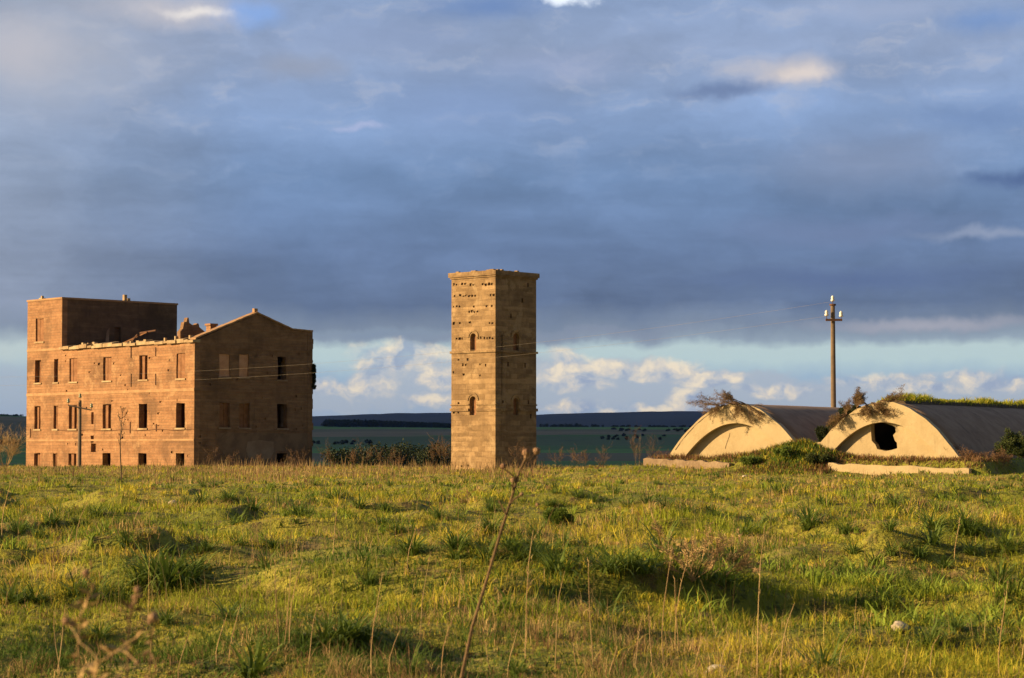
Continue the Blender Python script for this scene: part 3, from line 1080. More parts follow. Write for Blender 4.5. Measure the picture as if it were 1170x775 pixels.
    mb.box(cc + up * (z1 - eave + 0.521), (BL.x, BL.y, 0), (BR.x, BR.y, 0), (0, 0, 1), 0.8, 0.8, 0.18)
    mb.build('chimney', M['brick'], root)
    # fallen roof timbers lying on the wall head before the block
    for (a, b, c_, d_, dep_, m) in ((141, 392, 168, 379.5, 2.2, 'board'), (160, 380.5, 178, 377.5, 2.3, 'rust'), (150, 391, 157, 382, 2.0, 'rust')):
        pl = Plane(A.at(0, 0).xy + BR * dep_, BL)
        (ta, za), (tb, z_b) = pl.tz(a, b), pl.tz(c_, d_)
        mb = MB()
        mb.tube([pl.at(ta, max(za, eave - 0.65)), pl.at(tb, z_b)], [0.085, 0.07], 4)
        mb.build('roof_timber', M[m], root)
    # pale patch beside the blocked doorway
    mb = MB()
    pl = side
    pts = [(120.5, 392), (124.2, 392), (124.6, 383), (125, 375), (122, 378), (121, 385)]
    lp = [pl.tz(*p) for p in pts]
    V, Fc = poly_prism(lp, [], lambda t, z, b: A.at(tw - 0.03 + b, z, t, BR), 0.033)
    fix_normals(mk('pale_patch', V, Fc, M['plaster'], root))
    pts = [(246, 495.5), (262, 494), (281, 495), (300, 494.2), (322, 495.5), (351, 495), (352, 512), (344, 515), (331, 515.5), (315, 515.5), (313, 526), (290, 530), (268, 527), (255, 518), (248, 508)]
    lp = [B.tz(*p) for p in pts]
    V, Fc = poly_prism(lp, [], lambda t, z, b: pb(t, z, -0.012 + b), 0.014)
    fix_normals(mk('plaster_band', V, Fc, M['worn_plaster'], root))
    pts = [(283, 505), (296, 503), (312, 505), (313, 516), (309, 524), (296, 526), (284, 523), (281, 514)]
    lp = [B.tz(*p) for p in pts]
    V, Fc = poly_prism(lp, [], lambda t, z, b: pb(t, z, -0.02 + b), 0.023)
    fix_normals(mk('pale_patch', V, Fc, M['plaster'], root))
    rq2 = random.Random(44)
    zz_ = 1.0
    while zz_ < pr[1] - 0.4:
        hh_, oo_ = rq2.uniform(0.22, 0.5), rq2.uniform(0.0, 0.16)
        if rq2.random() < 0.75:
            mb = MB()
            mb.hexa([pb(pr[0] - 0.1, zz_, 0.02), pb(pr[0] + oo_, zz_, 0.02), pb(pr[0] + oo_, zz_, 0.45), pb(pr[0] - 0.1, zz_, 0.45),
                     pb(pr[0] - 0.1, zz_ + hh_ - 0.02, 0.02), pb(pr[0] + oo_, zz_ + hh_ - 0.02, 0.02), pb(pr[0] + oo_, zz_ + hh_ - 0.02, 0.45), pb(pr[0] - 0.1, zz_ + hh_ - 0.02, 0.45)])
            fix_normals(mb.build('broken_quoin', M['shaded_brick'], root))
        zz_ += hh_
    # iron wall ties
    for px, y0, y1 in ((150, 394, 409), (150, 427, 442), (178, 397, 407), (178, 427, 440), (149, 482, 495), (178.7, 484.5, 493), (35, 490, 500)):
        mb = MB()
        t_, z1 = A.tz(px, y0)
        z0 = A.tz(px, y1)[1]
        mb.box(pa(t_, z0, -0.03), (BL.x, BL.y, 0), (BR.x, BR.y, 0), (0, 0, 1), 0.09, 0.05, z1 - z0)
        mb.build('iron_tie', M['rust'], root)
    mb = MB()
    pts = []
    for i in range(25):
        f = i / 24
        px = 62 + (222 - 62) * f
        t_, z = A.tz(px, 491.5 - 1.2 * f + 1.2 * math.sin(f * math.pi * 4) ** 2)
        pts.append(pa(max(t_, 0.02), z, -0.05))
    mb.tube(pts, [0.022] * len(pts), 4)
    mb.build('wall_cable', M['rust'], root)
    return A, B, dep


bA, bB, bdep = make_building()


# ------------------------------------------------------------------ stone tower
def make_tower():
    D0 = 150.0
    c = Vector(((566 - 585) / F * D0, D0))
    A, B = Plane(c, TL), Plane(c, TR)
    S = 4.2
    TH = 0.6
    base = -0.1
    top = A.tz(566, 316)[1]
    root = thing('stone_tower', 'tall square stone tower with small arched windows standing alone in the grass', 'tower', (c.x, c.y, base))

    def pa(t, z, b):
        return A.at(t, z, b, TR)

    def pb(t, z, b):
        return B.at(t, z, b, TL)
    X = lambda zx: 500 + zx / 3.1
    Yp = lambda zy: 295 + zy / 3.1

    def arch(pl, x0, x1, y0, y1):
        ta, tb = sorted((pl.t(x0), pl.t(x1)))
        mx = (x0 + x1) / 2
        zt, z0 = pl.tz(mx, y0)[1], pl.tz(mx, y1)[1]
        r = (tb - ta) / 2
        zs = zt - r
        lp = [(ta, z0), (tb, z0)]
        for i in range(9):
            th = math.pi * i / 8
            lp.append(((ta + tb) / 2 + r * math.cos(th), zs + r * math.sin(th)))
        return lp, r, zs, (ta + tb) / 2
    wa = [arch(A, X(115), X(136), Yp(266), Yp(331)), arch(A, X(113), X(136), Yp(489), Yp(556))]
    wb = [arch(B, X(268), X(289), Yp(266), Yp(329)), arch(B, X(268), X(287), Yp(496), Yp(555))]
    # missing stones: rows of small pockets in the lit face
    rng = random.Random(3)
    pk = []
    rows = [(93, [(58, 146), (160, 202)]), (133, [(60, 142), (188, 202)]), (171, [(56, 84), (128, 134), (174, 180)]), (190, [(94, 152)]),
            (229, [(58, 82), (114, 146), (184, 202)]), (284, [(67, 90), (146, 196)]), (360, [(74, 84), (106, 112)]), (378, [(78, 104), (152, 178)]),
            (414, [(70, 76), (92, 98), (150, 156)]), (171, [(192, 202)]), (403, [(56, 60)]), (514, [(74, 80)]), (548, [(58, 63), (73, 80)]), (736, [(86, 100), (108, 114)])]
    for zy, spans in rows:
        for x0, x1 in spans:
            x = x0
            while x <= x1:
                if rng.random() < 0.82:
                    t_, z = A.tz(X(x), Yp(zy + rng.uniform(-2, 2)))
                    w, h = rng.uniform(0.06, 0.13), rng.uniform(0.05, 0.10)
                    if 0.12 < t_ < S - 0.12:
                        pk.append((rect(t_ - w, t_ + w, z - h, z + h, 0.02), rng.uniform(0.07, 0.15)))
                x += rng.uniform(8.5, 12)
    pk2 = []
    for zy, x in ((512, 322), (512, 232), (380, 310), (376, 250), (280, 228), (150, 300), (205, 260), (560, 330), (95, 320)):
        t_, z = B.tz(X(x), Yp(zy))
        pk2.append((rect(t_ - 0.09, t_ + 0.09, z - 0.16, z + 0.16), 0.15))
    V, Fc = poly_prism(rect(0, S, base, top), [w[0] for w in wa], pa, TH, pk)
    fix_normals(mk('wall', V, Fc, M['tufa'], root))
    V, Fc = poly_prism(rect(TH, S, base, top), [w[0] for w in wb], pb, TH, pk2)
    fix_normals(mk('wall', V, Fc, M['tufa'], root))
    V, Fc = poly_prism(rect(TH, S - TH, base, top), [], lambda t, z, b: A.at(S - TH + b, z, t, TR), TH)
    fix_normals(mk('wall', V, Fc, M['tufa'], root))
    V, Fc = poly_prism(rect(0, S - TH, base, top), [], lambda t, z, b: A.at(t, z, S - TH + b, TR) if False else A.at(t + TH, z, S - TH + b, TR), TH)
    fix_normals(mk('wall', V, Fc, M['tufa'], root))
    # arch mouldings over the windows, boards inside
    for ws, to3 in ((wa, pa), (wb, pb)):
        for lp, r, zs, tm in ws:
            mb = MB()
            n = 10
            for i in range(n):
                qs = []
                for th in (math.pi * (i + 0.03) / n, math.pi * (i + 0.97) / n):
                    for rr in (r + 0.10, r + 0.26):
                        qs.append((tm + rr * math.cos(th), zs + rr * math.sin(th)))
                a, b, c_, d = qs[0], qs[1], qs[3], qs[2]
                mb.hexa([to3(*a, -0.05), to3(*b, -0.05), to3(*c_, -0.05), to3(*d, -0.05), to3(*a, 0.004), to3(*b, 0.004), to3(*c_, 0.004), to3(*d, 0.004)])
            fix_normals(mb.build('window_arch', M['tufa'], root))
            t0, t1 = tm - r, tm + r
            mb = MB()
            z0 = lp[0][1]
            mb.hexa([to3(t0, z0, 0.26), to3(t1, z0, 0.26), to3(t1, z0, 0.32), to3(t0, z0, 0.32),
                     to3(t0, zs + r, 0.26), to3(t1, zs + r, 0.26), to3(t1, zs + r, 0.32), to3(t0, zs + r, 0.32)])
            fix_normals(mb.build('window_boards', M['board'], root))
    # cornice and string courses (rings of slightly uneven stones)
    gaps = {id(pa): [(w[3] - w[1] - 0.05, w[3] + w[1] + 0.05) for w in wa], id(pb): [(w[3] - w[1] - 0.05, w[3] + w[1] + 0.05) for w in wb]}

    def ring(name, z, h, out, m, jitter=0.0, cut=False):
        mb = MB()
        for pl, to3, a0, a1 in ((A, pa, -out, S + out), (B, pb, 0.003, S + out)):
            t = a0
            while t < a1 - 0.05:
                w = min(rng.uniform(0.6, 1.1), a1 - t)
                if a1 - t - w < 0.3:
                    w = a1 - t
                if cut:
                    g = gaps[id(to3)][1]
                    if g[0] - 1e-6 <= t < g[1]:
                        t = g[1]
                        if mb.v:
                            fix_normals(mb.build(name, m, root))
                            mb = MB()
                        continue
                    if t < g[0] < t + w:
                        w = g[0] - t
                j = rng.uniform(-jitter, jitter)
                e = 0.004
                mb.hexa([to3(t, z, -out + j), to3(t + w - e, z, -out + j), to3(t + w - e, z, 0.02), to3(t, z, 0.02),
                         to3(t, z + h + j, -out + j), to3(t + w - e, z + h + j, -out + j), to3(t + w - e, z + h + j, 0.02), to3(t, z + h + j, 0.02)])
                t += w
            if cut and mb.v:
                fix_normals(mb.build(name, m, root))
                mb = MB()
        if mb.v:
            fix_normals(mb.build(name, m, root))
    ring('string_course', A.tz(566, Yp(333))[1], 0.16, 0.09, M['tufa'], 0.015)
    ring('string_course', A.tz(566, Yp(541))[1], 0.2, 0.09, M['tufa'], 0.02, True)
    ring('string_course', A.tz(566, Yp(520))[1], 0.1, 0.05, M['tufa'], 0.02, True)
    mb = MB()
    cen = A.at(S / 2, top, S / 2, TR)
    u, w = (TL.x, TL.y, 0), (TR.x, TR.y, 0)
    mb.box(cen, u, w, (0, 0, 1), S + 0.16, S + 0.16, 0.12)
    mb.box(cen + Vector((0, 0, 0.12)), u, w, (0, 0, 1), S + 0.34, S + 0.34, 0.32)
    o = mb.build('cornice', M['tufa'], root)
    for i in range(14):
        mb = MB()
        a, b = rng.uniform(0.1, S - 0.3), rng.choice([0.0, 0.15, S - 0.2])
        q = A.at(a, top + 0.438, b, TR) if rng.random() < .5 else A.at(b, top + 0.438, a, TR)
        mb.box(q, u, w, (0, 0, 1), rng.uniform(.2, .6), rng.uniform(.15, .3), rng.uniform(.03, .1))
        mb.build('loose_stone', M['tufa'], o)


make_tower()


# ------------------------------------------------------------------ twin vaulted store
def vp(a, z, b):
    p = VO + VD * a + VN * b
    return Vector((p.x, p.y, z))


SPACE = 8.25
AW, AH = 3.98, 2.78            # outer half span and rise
IW, IH = 2.98, 1.74            # inner arch


def para(w, h, n=28, zb=V_BASE):
    return [(-w + 2 * w * i / n, zb + h * (1 - (-1 + 2 * i / n) ** 2)) for i in range(n + 1)]


def make_vaults():
    root = thing('vaulted_store', 'pair of half-buried barrel vaults with pale arched fronts and dark curved roofs', 'building', (*vp(4, V_BASE - 1.2, 0),))
    rng = random.Random(5)
    for k in (0, 1):
        a0 = SPACE * k
        sk = 1.0
        outer = para(AW, AH)
        # wobble the outer edge a little: broken render
        oo = [(t + a0 + rng.uniform(-.02, .02), z + rng.uniform(-.035, .02)) for t, z in outer]
        ii = [(t + a0, z) for t, z in para(IW, IH)]
        lo = V_BASE - 1.0
        outline = [(oo[0][0], lo)] + oo + [(oo[-1][0], lo), (ii[-1][0], lo)] + ii[::-1] + [(ii[0][0], lo)]
        V, Fc = poly_prism(outline, [], lambda t, z, b: vp(t, z, b), 0.42)
        o = fix_normals(mk('front_arch', V, Fc, M['render'], root))
        # recessed end wall
        big = [(t + a0, z) for t, z in para(IW + 0.35, IH + 0.35)]
        outl = [(big[0][0], lo)] + big + [(big[-1][0], lo)]
        holes = []
        if k == 1:
            pl = Plane(vp(0, 0, 0.37).xy, VD)
            pts = [(995.2, 484.5), (1000, 482.3), (1012, 483.5), (1022.6, 487.7), (1023.6, 494), (1020.4, 497.3), (1022.5, 503.7), (1024.7, 505.9),
                   (1025.3, 512.3), (1018.3, 514.4), (1011.9, 515.5), (1002.3, 513.3), (1000.1, 508), (995.9, 503.7), (995.2, 494)]
            holes = [[pl.tz(*p) for p in pts]]
        V, Fc = poly_prism(outl, holes, lambda t, z, b: vp(t, z, 0.37 + b), 0.42)
        wl = fix_normals(mk('end_wall', V, Fc, M['render'], root))
        # barrel roof shell
        n = 28
        po, pi_ = para(AW - 0.03, AH - 0.025, n), para(AW - 0.4, AH - 0.35, n)
        V, Fc = [], []
        bs = [0.25 + 1.2 * i for i in range(27)]
        for b in bs:
            V += [vp(t + a0, z + 0.03 * (float(vn(t * 1.1, b * 0.6 + k * 50, 21)) - 0.5), b) for t, z in [(po[0][0], lo)] + po + [(po[-1][0], lo)]]
        m = n + 3
        for i in range(len(bs) - 1):
            for j in range(m - 1):
                Fc.append((i * m + j, i * m + j + 1, (i + 1) * m + j + 1, (i + 1) * m + j))
        q = len(V)
        for b in bs:
            V += [vp(t + a0, z, b) for t, z in [(pi_[0][0], lo)] + pi_ + [(pi_[-1][0], lo)]]
        for i in range(len(bs) - 1):
            for j in range(m - 1):
                Fc.append((q + i * m + j + 1, q + i * m + j, q + (i + 1) * m + j, q + (i + 1) * m + j + 1))
        for j in range(m - 1):
            Fc.append((j + 1, j, q + j, q + j + 1))
        e = (len(bs) - 1) * m
        Fc.append(tuple(e + j for j in range(m)))
        mk('barrel_roof', V, Fc, M['roof_felt'], root, smooth=True)
        # crack lines along the ring's edge
        if k == 0:
            mb = MB()
            pts = [(t * 0.965 + a0, V_BASE + (z - V_BASE) * 0.955) for t, z in outer[1:11]]
            for (t0, z0), (t1, z1) in zip(pts[:-1], pts[1:]):
                w = rng.uniform(0.012, 0.035)
                mb.hexa([vp(t0, z0, -0.006), vp(t1, z1, -0.006), vp(t1, z1, 0.003), vp(t0, z0, 0.003),
                         vp(t0 + w, z0 - w, -0.006), vp(t1 + w, z1 - w, -0.006), vp(t1 + w, z1 - w, 0.003), vp(t0 + w, z0 - w, 0.003)])
            fix_normals(mb.build('crack', M['earth'], root))
            pl = Plane(vp(0, 0, 0.37).xy, VD)
            for pts in ([(833.8, 495), (833, 499), (831, 504), (829, 510), (828.5, 513)], [(854.2, 487.5), (854.6, 491), (853.6, 495)]):
                mb = MB()
                pp = [pl.tz(*p) for p in pts]
                for (t0, z0), (t1, z1) in zip(pp[:-1], pp[1:]):
                    w = 0.025
                    mb.hexa([vp(t0, z0, 0.362), vp(t1, z1, 0.362), vp(t1, z1, 0.373), vp(t0, z0, 0.373),
                             vp(t0 + w, z0, 0.362), vp(t1 + w, z1, 0.362), vp(t1 + w, z1, 0.373), vp(t0 + w, z0, 0.373)])
                fix_normals(mb.build('crack', M['earth'], root))
    # wall filling the gap between the two arches
    V, Fc = poly_prism([(3.2, V_BASE - 1), (SPACE - 3.2, V_BASE - 1), (SPACE - 3.2, 2.02), (SPACE - 3.7, 1.98), (4.3, 1.93), (3.7, 2.0), (3.2, 2.05)],
                       [], lambda t, z, b: vp(t, z, 0.03 + b), 0.5)
    fix_normals(mk('spandrel_wall', V, Fc, M['render'], root))
    # small drain opening low on the right
    return root


make_vaults()


def low_wall(name, label, p0, p1, y0, y1, h, depth_b, seed, dark=False):
    """low broken retaining wall before the vaults, following their front"""
    pl = Plane(vp(0, 0, depth_b).xy, VD)
    rng = random.Random(seed)
    (t0, z0), (t1, z1) = pl.tz(p0, y0), pl.tz(p1, y1)
    n = 26
    tops = []
    for i in range(n + 1):
        f = i / n
        tops.append((t0 + (t1 - t0) * f, z0 + (z1 - z0) * f + rng.uniform(-.05, .04)))
    lp = [(t0, z0 - h)] + tops + [(t1, z1 - h)]
    V, Fc = poly_prism(lp, [], lambda t, z, b: vp(t, z, depth_b + b), 0.4)
    o = fix_normals(mk(name, V, Fc, M['old_stone'] if dark else M['render']))
    tag(o, label, 'wall')


low_wall('low_wall', 'low broken pale stone wall before the left vaulted arch', 735, 833, 523.5, 528.5, 1.0, -2.1, 1, True)
low_wall('low_wall', 'long low pale wall under the right vaulted arch with the hole', 946, 1107, 529.5, 535.5, 0.8, -2.1, 2)


# ------------------------------------------------------------------ poles and wires
def make_pole(px, ytop, depth, ybase_z, r0, r1, material, label, arm):
    top = P(px, ytop, depth)
    root = thing('utility_pole', label, 'utility pole', (top.x, top.y, ybase_z))
    mb = MB()
    mb.tube([(top.x, top.y, ybase_z), (top.x, top.y, (ybase_z + top.z) / 2), (top.x, top.y, top.z)], [r0, (r0 + r1) / 2, r1], 12)
    post = mb.build('post', material, root, smooth=False)
    return post, top, root


def insulator(parent, p, material, s=1.0):
    mb = MB()
    mb.lathe(p, [(0.014 * s, -0.16 * s), (0.014 * s, 0.0)], 6, 1)
    mb.lathe(p, [(0.03 * s, 0), (0.085 * s, 0.02 * s), (0.09 * s, 0.08 * s), (0.055 * s, 0.11 * s), (0.075 * s, 0.14 * s), (0.07 * s, 0.2 * s), (0.03 * s, 0.25 * s), (0.0, 0.26 * s)], 10)
    mb.build('insulator', [material, M['rust']], parent, smooth=True)


def make_poles():
    dep = 126.0
    post, top, root = make_pole(951.5, 349, dep, 0.8, 0.175, 0.125, M['concrete'], 'tall concrete pole with three white insulators behind the vaulted roofs', None)
    mb = MB()
    mb.lathe(top - Vector((0, 0, 0.02)), [(0.19, 0), (0.19, 0.10)], 12)
    mb.build('cap', M['rust'], post)
    # angled steel arm
    L, R = P(944, 365.5, dep), P(960.5, 366.5, dep)
    mb = MB()
    c = (L + R) / 2
    dx = (R - L).length
    mb.box((c.x, c.y - 0.19, c.z - 0.06), (1, 0, 0), (0, 1, 0), (0, 0, 1), dx + 0.12, 0.09, 0.13)
    arm = mb.build('cross_arm', M['rust'], root)
    pts = []
    for p in (L, R):
        q = Vector((p.x, p.y - 0.19, p.z + 0.2))
        insulator(arm, q, M['porcelain'], 1.35)
        pts.append(q)
    q = top + Vector((0, 0, 0.22))
    insulator(post, q, M['porcelain'], 1.35)
    pts.append(q)
    # ---- grey pole in front of the ruined building
    dep2 = 163.0
    post2, top2, root2 = make_pole(91.5, 457.5, dep2, -0.1, 0.15, 0.11, M['grey_pole'], 'grey pole with a slanting cross arm before the ruined building', None)
    a, b = P(78.5, 463.3, dep2), P(105, 468.8, dep2)
    mb = MB()
    dy = Vector((0, -0.16, 0))
    mb.tube([a + dy, b + dy], [0.05, 0.05], 4)
    arm = mb.build('cross_arm', M['grey_pole'], root2)
    for p, par in ((a + dy, arm), (b + dy, arm), (top2, post2)):
        insulator(par, p + Vector((0, 0, 0.18)), M['green_glass'], 1.3)
    # ---- wires: from the concrete pole away to the left, sagging, across the ruin's gable
    specs = [(pts[2], 430, 420.4, 'upper thin wire crossing before the gable and running to the concrete pole'),
             (pts[0], 440, 430.5, 'lower thin wire crossing before the gable and running to the concrete pole')]
    for p0, yl, ymid, lab in specs:
        p1 = P(-150, yl, 150)
        # plan position at picture column 290
        r = ray(290, ymid)
        d = (p1 - p0)
        # solve p0.xy + d.xy*s on the ray
        s = (p0.x * r.y - p0.y * r.x) / (d.y * r.x - d.x * r.y)
        yy = p0.y + d.y * s
        zt = EYE + r.z * yy / r.y
        sag = (p0.z + d.z * s - zt) / (4 * s * (1 - s))
        ptsw = []
        for i in range(61):
            f = i / 60
            q = p0 + d * f
            q.z -= sag * 4 * f * (1 - f)
            ptsw.append(q)
        mb = MB()
        mb.tube(ptsw, [0.004] * 61, 4)
        tag(mb.build('power_line', M['wire']), lab, 'wire')


make_poles()


# ------------------------------------------------------------------ plants
def shrub(name, label, base, rng, n_main, length, spread, lift, leaf_m, n_leaf, leaf_s, stem_m='twig', r0=0.025, group=None, levels=3, bias=(0, 0, 0), cat='shrub'):
    root = thing(name, label, cat, base, group)
    tw, lf = MB(), MB()
    random.seed(rng.random())
    bias = Vector(bias)

    def grow(p, d, ln, r, lv):
        n = 4
        pts, rr = [p.copy()], [r]
        q = p.copy()
        dd = d.copy()
        for i in range(n):
            dd = (dd + Vector((rng.uniform(-1, 1), rng.uniform(-1, 1), rng.uniform(-.8, .8))) * 0.22 + bias * 0.12).normalized()
            q = q + dd * (ln / n)
            pts.append(q.copy())
            rr.append(r * (1 - 0.6 * (i + 1) / n))
            if lv < levels and i >= 1 or lv < levels and lv > 0:
                for _ in range(2 if lv == 0 else 1):
                    nd = (dd + Vector((rng.uniform(-1, 1), rng.uniform(-1, 1), rng.uniform(-.5, .9))) * 0.8).normalized()
                    grow(q, nd, ln * rng.uniform(0.4, 0.62), rr[-1] * 0.65, lv + 1)
            if lv >= levels - 1 and n_leaf:
                for _ in range(n_leaf):
                    e = Vector((rng.uniform(-1, 1), rng.uniform(-1, 1), rng.uniform(-.6, 1)))
                    lf.leaf(q + e * leaf_s * 0.8, e, leaf_s * rng.uniform(0.35, 0.6), leaf_s * rng.uniform(0.7, 1.3))
        tw.tube(pts, [max(x, 0.004) for x in rr], 3, cap=False)

    for i in range(n_main):
        az = rng.uniform(0, 2 * math.pi)
        d = Vector((math.cos(az) * spread, math.sin(az) * spread, lift)).normalized()
        grow(Vector(base) + Vector((math.cos(az), math.sin(az), 0)) * 0.1, d, length * rng.uniform(0.6, 1.1), r0, 0)
    tw.build('branches', M[stem_m], root)
    if n_leaf:
        lf.build('foliage', leaf_m, root)
    return root


R_ = random.Random(11)
# dry bush sprawling over the left arch, bush on the right arch, dark bush in the gap
def multi_bush(name, label, spots, rng, stem_m, leaf_m, n_leaf, leaf_s, cat='shrub', levels=3):
    """one bush rooted in several cracks: spots = (base, direction, length, shoots)"""
    root = thing(name, label, cat, spots[0][0])
    tw, lf = MB(), MB()
    random.seed(rng.random())

    def grow(p, d, ln, r, lv, pull):
        pts, rr, q, dd = [p.copy()], [r], p.copy(), d.copy()
        for i in range(4):
            dd = (dd + Vector((rng.uniform(-1, 1), rng.uniform(-1, 1), rng.uniform(-1, 1))) * 0.22 + pull * 0.1).normalized()
            q = q + dd * ln / 4
            pts.append(q.copy())
            rr.append(r * (1 - 0.6 * (i + 1) / 4))
            if lv < levels and (i > 0 or lv):
                nd = (dd + Vector((rng.uniform(-1, 1), rng.uniform(-1, 1), rng.uniform(-.9, .9))) * 0.7).normalized()
                grow(q, nd, ln * rng.uniform(0.35, 0.6), rr[-1] * 0.65, lv + 1, pull)
            if lv >= levels - 1:
                for _ in range(n_leaf):
                    e = Vector((rng.uniform(-1, 1), rng.uniform(-1, 1), rng.uniform(-.6, 1)))
                    lf.leaf(q + e * leaf_s * 0.8, e, leaf_s * rng.uniform(0.3, 0.55), leaf_s * rng.uniform(0.7, 1.3))
        tw.tube(pts, [max(x, 0.0028) for x in rr], 3, cap=False)
    for base, d, ln, cnt in spots:
        d = Vector(d).normalized()
        for _ in range(cnt):
            e = (d + Vector((rng.uniform(-1, 1), rng.uniform(-1, 1), rng.uniform(-1, 1))) * 0.38).normalized()
            grow(Vector(base), e, ln * rng.uniform(0.6, 1.15), min(0.024, 0.012 + 0.016 * ln) if ln > 0.45 else 0.007, 0, d)
    tw.build('branches', M[stem_m], root)
    lf.build('foliage', leaf_m, root)
    return root


def on_arch(a, b=-0.02, dz=0.02):
    return vp(a, V_BASE + AH * (1 - (a / AW) ** 2) + dz, b)


vd3, vn3 = Vector((VD.x, VD.y, 0)), Vector((VN.x, VN.y, 0))
Z3 = Vector((0, 0, 1))
multi_bush('dry_bush', 'sparse brown bush sprawling over the top of the left vaulted arch',
           [(on_arch(0.3), -vd3 * 1.0 + Z3 * 0.2 - vn3 * 0.25, 1.05, 6), (on_arch(-0.9), -vd3 * 1.0 + Z3 * 0.15 - vn3 * 0.2, 0.95, 6), (on_arch(0.6), Z3 * 0.25 - vd3 - vn3 * 0.6, 0.8, 5),
            (on_arch(0.7), vd3 * 0.9 - Z3 * 0.55 - vn3 * 0.35, 0.9, 5), (on_arch(0.1), -Z3 * 0.8 + vd3 * 0.5 - vn3 * 0.6, 0.75, 7), (on_arch(-0.6), -Z3 * 0.5 - vd3 * 0.5 - vn3 * 0.6, 0.8, 5), (on_arch(-0.2, 0.2), Z3 * 0.5 - vd3 * 0.4, 0.5, 6)],
           R_, 'twig', M['dry_leaf'], 1, 0.05)
multi_bush('dry_bush', 'brown twiggy bush growing on the left shoulder of the right vaulted arch',
           [(on_arch(0, 0.1) + vd3 * (SPACE - 0.9) - Z3 * 0.15, Z3 * 0.4 - vd3 * 0.9, 0.5, 8), (on_arch(-1.4, 0.0) + vd3 * SPACE, Z3 * 0.7 + vd3 * 0.35 - vn3 * 0.2, 0.65, 9), (on_arch(-2.0, 0.0) + vd3 * SPACE, Z3 * 1.0 - vn3 * 0.3 + vd3 * 0.4, 0.55, 5),
            (on_arch(-0.6, -0.02) + vd3 * SPACE, vd3 * 0.9 - Z3 * 0.5 - vn3 * 0.3, 0.8, 7), (on_arch(-0.9, -0.02) + vd3 * SPACE, -Z3 * 0.6 - vn3 * 0.5 + vd3 * 0.3, 0.6, 7), (on_arch(-0.2, 0.1) + vd3 * SPACE, vd3 + Z3 * 0.25, 0.8, 6), (on_arch(-1.9, -0.02) + vd3 * SPACE, -Z3 * 0.4 - vd3 * 0.5 - vn3 * 0.5, 0.7, 6)],
           R_, 'twig', M['dry_leaf'], 1, 0.06)
multi_bush('dark_bush', 'dark green bush growing in the gap between the two vaults',
           [(vp(SPACE - 3.6 + 0.27 * k, 1.75 + 0.2 * k, 1.2 + 0.3 * (k % 3)), Z3 - vd3 * 0.3, 0.6, 7) for k in range(7)], R_, 'twig', M['dark_leaf'], 4, 0.1)
shrub('dark_bush', 'dark green bush at the right edge beside the vault flank', P(1168, 523, 108), R_, 14, 0.8, 0.9, 0.7, M['bush_leaf'], 5, 0.09, r0=0.02)
for lab_, a_, b_, n_, l_ in (('round leafy green bush on the grassy bank between the two arches', 3.6, -1.9, 16, 0.5),
                           ('low spreading green bush on the left slope of the grassy bank', 1.9, -1.9, 14, 0.42),
                           ('dark low bush on the right slope of the grassy bank by the long wall', 5.6, -1.8, 14, 0.42)):
    p_ = vp(a_, 0, b_)
    shrub('bank_bush', lab_, (p_.x, p_.y, g1(p_.x, p_.y) - 0.05), R_, n_, l_, 0.9, 0.8, M['bush_leaf'] if a_ > 5 else M['strap_leaf'], 4, 0.08, r0=0.012, levels=2)
for i, (px, py, dep) in enumerate(((1106, 531, 107), (1120, 531, 107), (1136, 533, 106.5), (1149, 533, 106.5), (1076, 526, 108.5), (1087, 527, 108))):
    shrub('dry_weed', 'reddish dry weed clump at the foot of the right vault', P(px, py, dep), R_, 8, 0.5, 0.3, 1.0, M['red_weed'], 1, 0.05, 'stem', 0.007,
          group='reddish weeds along the foot of the right vault', levels=2)
# creeper hanging on the far corner of the ruin
cp = bB.at(bdep + 0.1, 0, 0.2, BL)
q = P(359, 434, cp.y)
cz = [P(359, yy, cp.y).z for yy in (445, 439, 433, 427, 422)]
multi_bush('creeper', 'dark creeper clump clinging to the right edge of the ruined gable',
           [(Vector((q.x - 0.15, q.y, zz)), Vector((0.25, -0.4, 0.9)), 0.24, 6) for zz in cz], R_, 'twig', M['dark_leaf'], 3, 0.13, 'creeper', 2)
shrub('bare_bush', 'pale bare bush at the left edge beside the ruined building', P(6, 534, 120), R_, 14, 1.5, 0.5, 1.0, M['dry_leaf'], 0, 0.07, 'straw', 0.014)
lg = ground_at(795, 672)
multi_bush('leafless_shrub', 'greyish leafless shrub with tangled twigs in the grass right of centre',
           [(lg, Vector((-0.6, 0, 0.6)), 0.42, 4), (lg + Vector((0.12, 0.1, 0)), Vector((0.3, 0.2, 0.7)), 0.34, 5), (lg + Vector((0.25, 0.2, 0)), Vector((0.8, -0.1, 0.45)), 0.34, 5), (lg + Vector((-0.05, -0.1, 0)), Vector((0.1, -0.4, 0.6)), 0.3, 5)],
           R_, 'straw', M['straw'], 1, 0.014)
shrub('small_bush', 'small round bright green bush standing alone in the middle of the field', ground_at(638, 601), R_, 12, 0.13, 0.6, 1.0, M['strap_leaf'], 4, 0.04, r0=0.004)


